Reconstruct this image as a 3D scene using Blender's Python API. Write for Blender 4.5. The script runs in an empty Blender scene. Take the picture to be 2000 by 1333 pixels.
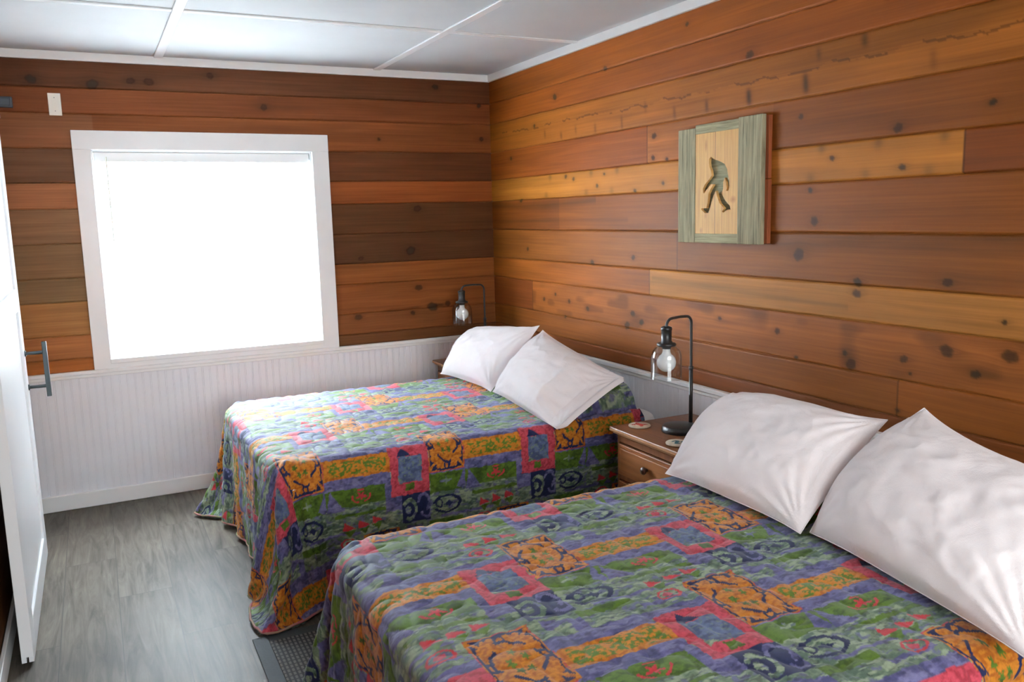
import bpy, bmesh, math, random
import numpy as np
from mathutils import Vector, Matrix, Quaternion

C = bpy.context.scene.collection
random.seed(7)
# ------------------------------------------------------------------ camera, world, lights, exposure
cam_d = bpy.data.cameras.new('camera'); cam = bpy.data.objects.new('camera', cam_d); C.objects.link(cam)
cam_d.sensor_width = 36.0; cam_d.lens = 1625.77 / 2000 * 36.0; cam_d.clip_start = 0.05
CAM = Vector((-2.4478, -5.1466, 1.5766))
yaw, pitch, roll = math.radians(26.535), math.radians(8.648), math.radians(-1.4674)
fw = Vector((math.sin(yaw) * math.cos(pitch), math.cos(yaw) * math.cos(pitch), -math.sin(pitch)))
rt = Vector((math.cos(yaw), -math.sin(yaw), 0)); up = rt.cross(fw)
rt2 = rt * math.cos(roll) + up * math.sin(roll); up2 = up * math.cos(roll) - rt * math.sin(roll)
M = Matrix((rt2, up2, -fw)).transposed().to_4x4(); M.translation = CAM
cam.matrix_world = M
bpy.context.scene.camera = cam

sc = bpy.context.scene
sc.view_settings.view_transform = 'Standard'
sc.view_settings.look = 'None'
sc.view_settings.gamma = 1.0
sc.view_settings.use_curve_mapping = False
sc.view_settings.exposure = 0.45
sc.cycles.use_denoising = True
sc.cycles.max_bounces = 10
sc.cycles.diffuse_bounces = 6
sc.cycles.glossy_bounces = 4
sc.cycles.transmission_bounces = 8
sc.cycles.sample_clamp_indirect = 8.0
sc.cycles.caustics_refractive = False
sc.cycles.caustics_reflective = False

world = bpy.data.worlds.new('sky'); sc.world = world; world.use_nodes = True
wn = world.node_tree; wn.nodes.clear()
wo = wn.nodes.new('ShaderNodeOutputWorld'); wb = wn.nodes.new('ShaderNodeBackground')
wb.inputs['Color'].default_value = (0.80, 0.90, 1.0, 1); wb.inputs['Strength'].default_value = 5.0
wn.links.new(wb.outputs[0], wo.inputs[0])

def area(name, loc, target, sx, sy, power, color):
    d = bpy.data.lights.new(name, 'AREA'); d.shape = 'RECTANGLE'; d.size = sx; d.size_y = sy
    d.energy = power; d.color = color
    o = bpy.data.objects.new(name, d); C.objects.link(o); o.location = loc
    o.rotation_euler = (Vector(target) - Vector(loc)).to_track_quat('-Z', 'Y').to_euler()
    return o
area('daylight_back_window', (-1.79, 0.60, 1.45), (-1.79, -1.6, 1.40), 1.6, 1.5, 1500, (0.82, 0.92, 1.0))
area('daylight_front_window', (-1.55, -6.72, 1.65), (-1.4, -3.0, 1.55), 2.1, 1.5, 80, (1.0, 0.975, 0.93))

# ------------------------------------------------------------------ helpers
def srgb(r, g, b):
    f = lambda c: (c / 255 / 12.92) if c / 255 <= 0.04045 else ((c / 255 + 0.055) / 1.055) ** 2.4
    return np.array([f(r), f(g), f(b)])

def props(o, label=None, cat=None, group=None, kind=None):
    if label: o['label'] = label
    if cat: o['category'] = cat
    if group: o['group'] = group
    if kind: o['kind'] = kind
    return o

def empty(name, loc=(0, 0, 0), **k):
    o = bpy.data.objects.new(name, None); C.objects.link(o); o.location = loc
    o.empty_display_size = 0.05
    return props(o, **k)

def link_mesh(name, me, mat=None, parent=None, smooth=False, **k):
    o = bpy.data.objects.new(name, me); C.objects.link(o)
    if mat: me.materials.append(mat)
    if smooth:
        me.polygons.foreach_set('use_smooth', [True] * len(me.polygons))
    if parent:
        o.parent = parent
    return props(o, **k)

def from_bm(name, bm, mat, parent=None, smooth=False, **k):
    me = bpy.data.meshes.new(name); bm.normal_update(); bm.to_mesh(me); bm.free()
    return link_mesh(name, me, mat, parent, smooth, **k)

def box(bm, x0, x1, y0, y1, z0, z1, bev=0.0, seg=2, rot=None, piv=None):
    r = bmesh.ops.create_cube(bm, size=1.0)
    vs = r['verts']
    bmesh.ops.scale(bm, vec=(abs(x1 - x0), abs(y1 - y0), abs(z1 - z0)), verts=vs)
    bmesh.ops.translate(bm, vec=((x0 + x1) / 2, (y0 + y1) / 2, (z0 + z1) / 2), verts=vs)
    if bev > 0:
        es = list({e for v in vs for e in v.link_edges})
        rr = bmesh.ops.bevel(bm, geom=es, offset=bev, segments=seg, affect='EDGES', profile=0.5)
        vs = list({v for f in rr['faces'] for v in f.verts} | {v for v in vs if v.is_valid})
    if rot is not None:
        bmesh.ops.rotate(bm, cent=piv, matrix=rot, verts=vs)
    return vs

def boxobj(name, mat, parent, *a, bev=0.0, **k):
    bm = bmesh.new(); box(bm, *a, bev=bev); return from_bm(name, bm, mat, parent, **k)

def lathe(bm, prof, seg=32, c=(0, 0, 0), close=False):
    """prof: list of (r, z)"""
    rings = []
    for r, z in prof:
        if r < 1e-6:
            rings.append([bm.verts.new((c[0], c[1], c[2] + z))])
        else:
            rings.append([bm.verts.new((c[0] + r * math.cos(2 * math.pi * i / seg), c[1] + r * math.sin(2 * math.pi * i / seg), c[2] + z)) for i in range(seg)])
    pairs = list(zip(rings, rings[1:]))
    if close: pairs.append((rings[-1], rings[0]))
    for A, B in pairs:
        for i in range(seg):
            j = (i + 1) % seg
            if len(A) == 1 and len(B) == 1: continue
            if len(A) == 1: bm.faces.new((A[0], B[i], B[j]))
            elif len(B) == 1: bm.faces.new((A[i], B[0], A[j]))
            else: bm.faces.new((A[i], B[i], B[j], A[j]))
    bmesh.ops.recalc_face_normals(bm, faces=bm.faces)

def tube(bm, pts, r, seg=12, closed=False):
    pts = [Vector(p) for p in pts]; n = len(pts); rings = []
    nrm = None
    for i, p in enumerate(pts):
        if closed: t = (pts[(i + 1) % n] - pts[i - 1]).normalized()
        else: t = (pts[min(i + 1, n - 1)] - pts[max(i - 1, 0)]).normalized()
        if nrm is None:
            nrm = t.orthogonal().normalized()
        nrm = (nrm - t * nrm.dot(t)).normalized()
        b = t.cross(nrm)
        rr = r[i] if isinstance(r, (list, tuple)) else r
        rings.append([bm.verts.new(p + (nrm * math.cos(2 * math.pi * k / seg) + b * math.sin(2 * math.pi * k / seg)) * rr) for k in range(seg)])
    for i in range(n if closed else n - 1):
        A, B = rings[i], rings[(i + 1) % n]
        for k in range(seg):
            bm.faces.new((A[k], A[(k + 1) % seg], B[(k + 1) % seg], B[k]))
    if not closed:
        bm.faces.new(rings[0][::-1]); bm.faces.new(rings[-1])
    bmesh.ops.recalc_face_normals(bm, faces=bm.faces)

def grid_mesh(name, P, cols=None, keep=None, extra=None, flip=False):
    """P: (n,m,3) vertex grid -> mesh with optional colour / float attributes"""
    n, m = P.shape[:2]
    idx = np.arange(n * m).reshape(n, m)
    q = np.stack([idx[:-1, :-1], idx[1:, :-1], idx[1:, 1:], idx[:-1, 1:]], -1)
    if flip: q = q[..., ::-1]
    if keep is not None:
        kf = keep[:-1, :-1] & keep[1:, :-1] & keep[1:, 1:] & keep[:-1, 1:]
        q = q[kf]
        used = np.zeros(n * m, bool); used[q.ravel()] = True
        remap = np.cumsum(used) - 1
        q = remap[q]
        V = P.reshape(-1, 3)[used]
    else:
        q = q.reshape(-1, 4); V = P.reshape(-1, 3); used = slice(None)
    me = bpy.data.meshes.new(name)
    me.vertices.add(len(V)); me.vertices.foreach_set('co', V.astype(np.float32).ravel())
    me.loops.add(q.size); me.loops.foreach_set('vertex_index', q.astype(np.int32).ravel())
    me.polygons.add(len(q)); me.polygons.foreach_set('loop_start', np.arange(0, q.size, 4, dtype=np.int32))
    me.update(calc_edges=True)
    me.polygons.foreach_set('use_smooth', np.ones(len(q), bool))
    if cols is not None:
        a = me.attributes.new('col', 'FLOAT_COLOR', 'POINT')
        c4 = np.ones((len(V), 4), np.float32); c4[:, :3] = cols.reshape(-1, 3)[used]
        a.data.foreach_set('color', c4.ravel())
    for k, arr in (extra or {}).items():
        a = me.attributes.new(k, 'FLOAT', 'POINT')
        a.data.foreach_set('value', arr.reshape(-1)[used].astype(np.float32))
    return me

def vnoise(x, y, seed=0):
    """smooth value noise in 0..1"""
    x = np.asarray(x, float); y = np.asarray(y, float)
    xi = np.floor(x).astype(np.int64); yi = np.floor(y).astype(np.int64)
    fx = x - xi; fy = y - yi
    fx = fx * fx * (3 - 2 * fx); fy = fy * fy * (3 - 2 * fy)
    def h(a, b):
        v = (a * 374761393 + b * 668265263 + seed * 974634777) & 0xFFFFFFFF
        v = ((v ^ (v >> 13)) * 1274126177) & 0xFFFFFFFF
        v = v ^ (v >> 16)
        return (v & 0xFFFFFF) / float(0xFFFFFF)
    return (h(xi, yi) * (1 - fx) + h(xi + 1, yi) * fx) * (1 - fy) + (h(xi, yi + 1) * (1 - fx) + h(xi + 1, yi + 1) * fx) * fy

def fbm(x, y, seed=0, o=3):
    s = 0; a = 1; t = 0
    for k in range(o):
        s = s + a * vnoise(x * 2 ** k, y * 2 ** k, seed + k * 17); t += a; a *= .5
    return s / t

def cubic_matrix(n, f):
    """Catmull-Rom upsampling matrix for n samples, factor f"""
    m = (n - 1) * f + 1
    W = np.zeros((m, n))
    for k in range(m):
        t = k / f; i = min(int(t), n - 2); t -= i
        w = (-.5 * t ** 3 + t * t - .5 * t, 1.5 * t ** 3 - 2.5 * t * t + 1, -1.5 * t ** 3 + 2 * t * t + .5 * t, .5 * t ** 3 - .5 * t * t)
        for q, ww in zip((i - 1, i, i + 1, i + 2), w):
            W[k, min(max(q, 0), n - 1)] += ww
    return W

def upsample(P, f):
    A = cubic_matrix(P.shape[0], f); B = cubic_matrix(P.shape[1], f)
    return np.einsum('ai,ijc,bj->abc', A, P, B, optimize=True)

def grid_normals(P):
    du = np.gradient(P, axis=0); dv = np.gradient(P, axis=1)
    n = np.cross(du, dv); return n / (np.linalg.norm(n, axis=-1, keepdims=True) + 1e-12)

# ------------------------------------------------------------------ materials
def mat(name, color=(0.8, 0.8, 0.8), rough=0.5, metal=0.0, spec=0.5, **kw):
    m = bpy.data.materials.new(name); m.use_nodes = True
    b = m.node_tree.nodes['Principled BSDF']
    b.inputs['Base Color'].default_value = (*color, 1)
    b.inputs['Roughness'].default_value = rough
    b.inputs['Metallic'].default_value = metal
    b.inputs['Specular IOR Level'].default_value = spec
    for k, v in kw.items(): b.inputs[k].default_value = v
    return m

class NT:
    def __init__(s, m):
        s.t = m.node_tree; s.b = s.t.nodes['Principled BSDF']
    def n(s, typ, **kw):
        nd = s.t.nodes.new(typ)
        ins = kw.pop('ins', {})
        for k, v in kw.items(): setattr(nd, k, v)
        for k, v in ins.items():
            if isinstance(v, bpy.types.NodeSocket): s.t.links.new(v, nd.inputs[k])
            else: nd.inputs[k].default_value = v
        return nd
    def l(s, a, b): s.t.links.new(a, b)
    def coord(s, scale, typ='Object', warp=None):
        c = s.n('ShaderNodeTexCoord')
        mp = s.n('ShaderNodeMapping', ins={'Vector': c.outputs[typ], 'Scale': scale})
        return mp.outputs[0]
    def noise(s, vec, scale=1.0, detail=3.0, rough=0.5, dist=0.0):
        nd = s.n('ShaderNodeTexNoise', ins={'Vector': vec, 'Scale': scale, 'Detail': detail, 'Roughness': rough, 'Distortion': dist})
        return nd.outputs[0]
    def ramp(s, fac, stops):
        r = s.n('ShaderNodeValToRGB', ins={'Fac': fac})
        cr = r.color_ramp
        while len(cr.elements) < len(stops): cr.elements.new(0.5)
        for e, (p, c) in zip(cr.elements, stops):
            e.position = p; e.color = (*c, 1) if len(c) == 3 else c
        return r.outputs[0]
    def math(s, op, a, b=None, c=None):
        nd = s.t.nodes.new('ShaderNodeMath'); nd.operation = op
        for i, v in enumerate((a, b, c)):
            if v is None: continue
            if isinstance(v, bpy.types.NodeSocket): s.l(v, nd.inputs[i])
            else: nd.inputs[i].default_value = v
        return nd.outputs[0]
    def mix(s, fac, a, b, mode='MIX'):
        nd = s.t.nodes.new('ShaderNodeMix'); nd.data_type = 'RGBA'; nd.blend_type = mode
        for i, v in ((0, fac), (6, a), (7, b)):
            if isinstance(v, bpy.types.NodeSocket): s.l(v, nd.inputs[i])
            else: nd.inputs[i].default_value = v if i == 0 else ((*v, 1) if len(v) == 3 else v)
        return nd.outputs[2]
    def bump(s, h, strength=0.3, dist=0.01):
        nd = s.n('ShaderNodeBump', ins={'Height': h, 'Strength': strength, 'Distance': dist})
        s.l(nd.outputs[0], s.b.inputs['Normal'])

def attr_wood(name, scale_long, axis, tone=(.86, .80, .60)):
    """plank wood: per-plank colour from the mesh attribute, fine grain from nodes along the plank"""
    m = mat(name, rough=0.42, spec=0.07); t = NT(m)
    a = t.n('ShaderNodeAttribute', attribute_name='col')
    w = t.n('ShaderNodeAttribute', attribute_name='warp')
    c = t.n('ShaderNodeTexCoord')
    sep = t.n('ShaderNodeSeparateXYZ', ins={0: c.outputs['Object']})
    along = sep.outputs[axis]
    z = t.math('ADD', sep.outputs[2], w.outputs['Fac'])
    cb = t.n('ShaderNodeCombineXYZ', ins={0: t.math('MULTIPLY', along, scale_long), 1: t.math('MULTIPLY', z, 1.0)})
    v = cb.outputs[0]
    n1 = t.noise(t.n('ShaderNodeMapping', ins={'Vector': v, 'Scale': (1.6, 90, 1)}).outputs[0], 1, 4, .55, .4)
    n2 = t.noise(t.n('ShaderNodeMapping', ins={'Vector': v, 'Scale': (5, 320, 1)}).outputs[0], 1, 3, .6)
    n3 = t.noise(t.n('ShaderNodeMapping', ins={'Vector': v, 'Scale': (1.2, 14, 1)}).outputs[0], 1, 2, .5, .6)
    g = t.ramp(n1, [(0.3, (.87, .84, .80)), (0.7, (1.12, 1.12, 1.12))])
    g2 = t.ramp(n2, [(0.3, (.95, .94, .93)), (0.7, (1.04, 1.04, 1.04))])
    g3 = t.ramp(n3, [(0.3, (.86, .84, .82)), (0.7, (1.12, 1.11, 1.09))])
    c1 = t.mix(1.0, a.outputs['Color'], g, 'MULTIPLY')
    c2 = t.mix(1.0, c1, g2, 'MULTIPLY')
    c3 = t.mix(1.0, c2, g3, 'MULTIPLY')
    c3 = t.mix(1.0, c3, tone, 'MULTIPLY')
    t.l(c3, t.b.inputs['Base Color'])
    t.l(t.math('MULTIPLY_ADD', n2, 0.2, 0.40), t.b.inputs['Roughness'])
    t.bump(n1, 0.12, 0.003)
    return m

M_wood_r = attr_wood('cedar_planks_right', 1.0, 1, (.535, .455, .235))
M_wood_b = attr_wood('cedar_planks_back', 1.0, 0, (.74, .70, .56))

def noisy(name, c1, c2, scale, vecscale=(1, 1, 1), rough=0.5, spec=0.5, bump=0, detail=3, bscale=None, **kw):
    m = mat(name, c1, rough, 0, spec, **kw); t = NT(m)
    n = t.noise(t.coord(vecscale), scale, detail)
    t.l(t.ramp(n, [(0.32, tuple(c1)), (0.68, tuple(c2))]), t.b.inputs['Base Color'])
    if bump:
        h = n if bscale is None else t.noise(t.coord(vecscale), bscale, 3)
        t.bump(h, bump, 0.004)
    return m

WHT = srgb(238, 240, 241)
M_white = noisy('white_painted_trim', WHT, WHT * .96, 6, rough=0.35, bump=.03, bscale=60)
M_bead = noisy('white_beadboard_paint', srgb(232, 234, 240), srgb(228, 230, 236), 5, rough=0.38, bump=.04, bscale=70)
M_ceil = noisy('white_ceiling_panel', srgb(198, 201, 203), srgb(194, 197, 199), 4, rough=0.7, bump=.05, bscale=120)
M_door = noisy('white_door_paint', srgb(244, 246, 248), srgb(240, 242, 245), 3, rough=0.3)
M_black = noisy('black_powder_coat', (.012, .012, .013), (.018, .018, .019), 40, rough=0.38, bump=.03)
M_bracket = mat('dark_handle_metal', srgb(62, 70, 72), 0.35, 0.6)
M_pvc = mat('white_plastic', srgb(232, 230, 218), 0.4)
M_dkbox = mat('dark_plastic', srgb(48, 58, 66), 0.5)
M_steel = mat('steel', srgb(150, 150, 145), 0.3, 1.0)

def thin_glass(name, tint, k):
    m = bpy.data.materials.new(name); m.use_nodes = True; q = m.node_tree; q.nodes.clear()
    o = q.nodes.new('ShaderNodeOutputMaterial'); tr = q.nodes.new('ShaderNodeBsdfTransparent'); gl = q.nodes.new('ShaderNodeBsdfGlossy'); mx = q.nodes.new('ShaderNodeMixShader')
    fr = q.nodes.new('ShaderNodeLayerWeight'); fr.inputs['Blend'].default_value = .5
    pw = q.nodes.new('ShaderNodeMath'); pw.operation = 'POWER'; q.links.new(fr.outputs['Facing'], pw.inputs[0]); pw.inputs[1].default_value = 3.0
    ma = q.nodes.new('ShaderNodeMath'); ma.operation = 'MULTIPLY_ADD'; q.links.new(pw.outputs[0], ma.inputs[0]); ma.inputs[1].default_value = k; ma.inputs[2].default_value = .04
    nz = q.nodes.new('ShaderNodeTexNoise'); nz.inputs['Scale'].default_value = 4
    rp = q.nodes.new('ShaderNodeValToRGB'); rp.color_ramp.elements[0].color = (*tint, 1); rp.color_ramp.elements[1].color = (*[min(1, c * 1.02) for c in tint], 1)
    tr.inputs[0].default_value = (*tint, 1); gl.inputs['Roughness'].default_value = 0.01
    q.links.new(nz.outputs[0], rp.inputs[0]); q.links.new(rp.outputs[0], tr.inputs[0])
    q.links.new(ma.outputs[0], mx.inputs[0]); q.links.new(tr.outputs[0], mx.inputs[1]); q.links.new(gl.outputs[0], mx.inputs[2]); q.links.new(mx.outputs[0], o.inputs[0])
    return m
M_glass = thin_glass('clear_glass', (.97, .98, .98), .85)
M_pane = thin_glass('window_glass', (.97, .98, .98), .3)
M_bulb = mat('frosted_bulb', srgb(238, 240, 242), 0.18, 0, 0.5, **{'Subsurface Weight': 0.3, 'Subsurface Radius': (.02, .02, .02), 'Subsurface Scale': .5})

# translucent blind slats
M_slat = bpy.data.materials.new('white_blind_slat'); M_slat.use_nodes = True
t_ = M_slat.node_tree; t_.nodes.clear()
o_ = t_.nodes.new('ShaderNodeOutputMaterial'); d_ = t_.nodes.new('ShaderNodeBsdfDiffuse'); tr_ = t_.nodes.new('ShaderNodeBsdfTranslucent'); mx_ = t_.nodes.new('ShaderNodeMixShader')
nz_ = t_.nodes.new('ShaderNodeTexNoise'); nz_.inputs['Scale'].default_value = 30
rp_ = t_.nodes.new('ShaderNodeValToRGB'); rp_.color_ramp.elements[0].color = (.86, .87, .88, 1); rp_.color_ramp.elements[1].color = (.9, .91, .92, 1)
t_.links.new(nz_.outputs[0], rp_.inputs[0]); t_.links.new(rp_.outputs[0], d_.inputs[0]); t_.links.new(rp_.outputs[0], tr_.inputs[0])
mx_.inputs[0].default_value = 0.5
t_.links.new(d_.outputs[0], mx_.inputs[1]); t_.links.new(tr_.outputs[0], mx_.inputs[2]); t_.links.new(mx_.outputs[0], o_.inputs[0])

def fabric_white(name, c):
    m = mat(name, c, 0.75, 0, 0.25, **{'Sheen Weight': 0.25, 'Sheen Roughness': 0.5}); t = NT(m)
    n = t.noise(t.coord((1, 1, 1)), 9, 4, .55, .5)
    n2 = t.noise(t.coord((1, 1, 1)), 500, 2)
    t.l(t.ramp(n, [(.35, tuple(c)), (.7, tuple(c * .97))]), t.b.inputs['Base Color'])
    h = t.math('MULTIPLY_ADD', n2, 0.12, n)
    t.bump(h, 0.4, 0.02)
    return m
M_pillow = fabric_white('white_cotton', srgb(236, 230, 232))
M_sheet = fabric_white('white_sheet', srgb(226, 222, 220))

M_quilt = mat('quilt_print', (.5, .5, .5), 0.66, 0, 0.16, **{'Sheen Weight': 0.14, 'Sheen Roughness': 0.45, 'Sheen Tint': (.9, .95, 1, 1)})
t = NT(M_quilt)
a = t.n('ShaderNodeAttribute', attribute_name='col')
n = t.noise(t.coord((1, 1, 1)), 120, 3, .6, .3)
t.l(t.mix(1.0, a.outputs['Color'], t.ramp(n, [(.3, (.84, .84, .86)), (.7, (1.15, 1.15, 1.13))]), 'MULTIPLY'), t.b.inputs['Base Color'])
n2 = t.noise(t.coord((1, 1, 1)), 700, 2)
t.bump(n2, 0.1, 0.002)
M_binding = noisy('pink_binding', srgb(176, 96, 110), srgb(120, 130, 90), 14, rough=.7)
M_lining = noisy('quilt_lining', srgb(120, 130, 120), srgb(105, 115, 108), 8, rough=.8)

def wood(name, c1, c2, vs, rough=0.4, bump=.1, spec=.2):
    m = mat(name, c1, rough, 0, spec); t = NT(m)
    n = t.noise(t.coord(vs), 1, 5, .6, .5)
    t.l(t.ramp(n, [(.3, tuple(c1)), (.72, tuple(c2))]), t.b.inputs['Base Color'])
    t.bump(n, bump, 0.003)
    return m
M_ns = wood('nightstand_walnut', srgb(92, 54, 32), srgb(132, 84, 52), (30, 2.5, 30), 0.33)
M_ns_v = wood('nightstand_side', srgb(88, 52, 32), srgb(122, 78, 48), (30, 30, 2.5), 0.38)
M_ns_edge = wood('nightstand_worn_edge', srgb(150, 108, 74), srgb(176, 132, 92), (20, 2, 20), 0.45)
M_drawer = wood('drawer_front', srgb(118, 72, 40), srgb(148, 96, 56), (20, 2, 45), 0.38)
M_frame = wood('bed_frame_wood', srgb(60, 40, 28), srgb(84, 58, 40), (3, 30, 30), 0.5)
M_grey_v = wood('weathered_grey_board', srgb(90, 84, 64), srgb(178, 170, 140), (60, 90, 5), 0.85, .8, .15)
M_grey_h = wood('weathered_grey_rail', srgb(106, 100, 76), srgb(180, 174, 142), (60, 5, 90), 0.85, .8, .15)
M_grey_in = wood('weathered_backing', srgb(110, 110, 84), srgb(178, 176, 146), (60, 6, 120), 0.85, .6, .15)
M_redback = wood('reddish_backing', srgb(120, 62, 36), srgb(156, 86, 52), (60, 60, 5), 0.6)

# picture's yellow boards: grain, a knot or two and the joint between the two boards
M_yel = mat('yellow_pine', rough=.55, spec=.25); t = NT(M_yel)
c = t.n('ShaderNodeTexCoord'); sp = t.n('ShaderNodeSeparateXYZ', ins={0: c.outputs['Object']})
n = t.noise(t.coord((1, 120, 4)), 1, 4, .55, .3)
base = t.ramp(n, [(.3, tuple(srgb(186, 140, 84))), (.7, tuple(srgb(218, 176, 112)))])
joint = t.math('LESS_THAN', t.math('ABSOLUTE', t.math('ADD', sp.outputs[1], 2.300)), 0.0016)
col = t.mix(joint, base, tuple(srgb(110, 72, 40)))
def spot(ky, kz, r, zs):
    dy = t.math('MULTIPLY', t.math('ADD', sp.outputs[1], -ky), 1.0 / r)
    dz = t.math('MULTIPLY', t.math('ADD', sp.outputs[2], -kz), zs / r)
    d = t.math('SQRT', t.math('ADD', t.math('MULTIPLY', dy, dy), t.math('MULTIPLY', dz, dz)))
    return t.math('SUBTRACT', 1.0, t.math('MINIMUM', d, 1.0))
for (ky, kz, r, zs, cc) in ((-2.415, 1.615, .022, 1.2, (150, 96, 50)), (-2.24, 1.85, .012, .35, (160, 112, 62)), (-2.21, 1.485, .014, .8, (165, 120, 74)), (-2.24, 1.55, .01, .5, (170, 122, 70))):
    col = t.mix(t.math('MULTIPLY', spot(ky, kz, r, zs), .9), col, tuple(srgb(*cc)))
t.l(col, t.b.inputs['Base Color']); t.bump(n, .15, .002)

# grey laminate floor: planks run along Y
M_floor = mat('grey_laminate', rough=.42, spec=.10); t = NT(M_floor)
c = t.n('ShaderNodeTexCoord'); sp = t.n('ShaderNodeSeparateXYZ', ins={0: c.outputs['Object']})
PW, PL = 0.212, 1.30
xs = t.math('DIVIDE', t.math('ADD', sp.outputs[0], 2.262 + 40 * PW), PW)
row = t.math('FLOOR', xs); fx = t.math('FRACT', xs)
rnd = t.n('ShaderNodeTexWhiteNoise', noise_dimensions='1D', ins={'W': t.math('ADD', row, 3.0)}).outputs[0]
ys = t.math('ADD', t.math('DIVIDE', t.math('ADD', sp.outputs[1], 1.865), PL), t.math('MULTIPLY', rnd, 0.0))
offs = t.math('FRACT', t.math('MULTIPLY', t.math('SUBTRACT', row, 40.0), 0.37))
ys = t.math('ADD', ys, t.math('ADD', offs, 20.0))
colr = t.math('FLOOR', ys); fy = t.math('FRACT', ys)
pid = t.math('ADD', t.math('MULTIPLY', row, 7.13), t.math('MULTIPLY', colr, 3.71))
prnd = t.n('ShaderNodeTexWhiteNoise', noise_dimensions='1D', ins={'W': pid}).outputs[0]
ex = t.math('MULTIPLY', t.math('MINIMUM', fx, t.math('SUBTRACT', 1.0, fx)), PW)
ey = t.math('MULTIPLY', t.math('MINIMUM', fy, t.math('SUBTRACT', 1.0, fy)), PL)
edge = t.math('MINIMUM', ex, ey)
seam = t.math('LESS_THAN', edge, 0.0016)
v = t.n('ShaderNodeCombineXYZ', ins={0: t.math('MULTIPLY', sp.outputs[0], 22.0), 1: t.math('MULTIPLY', sp.outputs[1], 2.2), 2: t.math('MULTIPLY', pid, 1.7)}).outputs[0]
g = t.noise(v, 1.0, 5, .62, 1.4)
g2 = t.noise(t.n('ShaderNodeMapping', ins={'Vector': v, 'Scale': (9, 1.5, 1)}).outputs[0], 1, 3, .6)
g3 = t.noise(t.n('ShaderNodeMapping', ins={'Vector': v, 'Scale': (.12, .8, 1)}).outputs[0], 1, 3, .5, .6)
col = t.ramp(g, [(.25, tuple(srgb(50, 45, 40))), (.5, tuple(srgb(82, 76, 69))), (.75, tuple(srgb(102, 95, 86)))])
col = t.mix(1.0, col, t.ramp(g2, [(.3, (.86, .86, .86)), (.7, (1.08, 1.08, 1.08))]), 'MULTIPLY')
col = t.mix(1.0, col, t.ramp(g3, [(.3, (.78, .78, .79)), (.7, (1.14, 1.13, 1.11))]), 'MULTIPLY')
col = t.mix(1.0, col, t.ramp(prnd, [(0, (.88, .88, .89)), (1, (1.08, 1.07, 1.05))]), 'MULTIPLY')
col = t.mix(seam, col, tuple(srgb(62, 58, 55)))
t.l(col, t.b.inputs['Base Color'])
t.l(t.math('MULTIPLY_ADD', g2, .15, .42), t.b.inputs['Roughness'])
t.bump(t.math('SUBTRACT', t.math('MULTIPLY', g2, .15), seam), .25, .002)

# ------------------------------------------------------------------ cedar plank walls
ZE = [0.775, 0.846, 0.977, 1.1625, 1.2925, 1.478, 1.667, 1.803, 1.985, 2.168, 2.3035, 2.45]   # plank edges
XL, YF = -2.862, -6.40          # left wall, front wall
CEIL = 2.487

def plank_rows(zlo, zhi, step):
    rows, dep, pid = [], [], []
    for k in range(len(ZE) - 1):
        a_, b_ = ZE[k], ZE[k + 1]
        if b_ <= zlo or a_ >= zhi: continue
        jut = (0.0015 if k % 2 else 0.0)
        n = max(4, int((b_ - a_ - .008) / step))
        zz = [a_ + .0005, a_ + .003] + list(np.linspace(a_ + .006, b_ - .0045, n)) + [b_ - .0008]
        dd = [0.010, 0.0025] + [0.0 - jut] * n + [0.002]
        rows += zz; dep += dd; pid += [k] * len(zz)
    r = np.array(rows); m = (r >= zlo - .02) & (r <= zhi + .02)
    return np.clip(r[m], zlo, zhi), np.array(dep)[m], np.array(pid)[m]

def knots_apply(s, z, col, warp, knots, seed=0):
    for i, (ks, kz, r) in enumerate(knots):
        m = (np.abs(s - ks) < r * 9) & (np.abs(z - kz) < r * 5)
        if not m.any(): continue
        ds, dz = (s[m] - ks) / r, (z[m] - kz) / r
        an = np.arctan2(dz, ds)
        wob = 1 + .10 * np.sin(2 * an + i) + .06 * np.sin(5 * an + 2 * i)
        d = np.sqrt((ds * .85) ** 2 + dz ** 2) / wob
        kf = np.clip(2.3 - d * 2.3, 0, 1); halo = np.exp(-((ds / 2.6) ** 2 + (dz / 1.5) ** 2))
        ringd = np.exp(-((d - .85) / .18) ** 2)
        cc = col[m]
        cc = cc * (1 - .26 * halo[:, None])
        kc = srgb(64, 38, 26) if i % 3 else srgb(50, 42, 38)
        cc = cc * (1 - kf[:, None] * .85) + kc * kf[:, None] * .85
        cc = cc * (1 - .45 * ringd[:, None])
        col[m] = cc
        # grain flows around the knot
        warp[m] += np.sign(dz) * r * .9 * np.exp(-((ds / 2.2) ** 2)) * np.exp(-np.abs(dz) / 1.6) * -1

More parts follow.
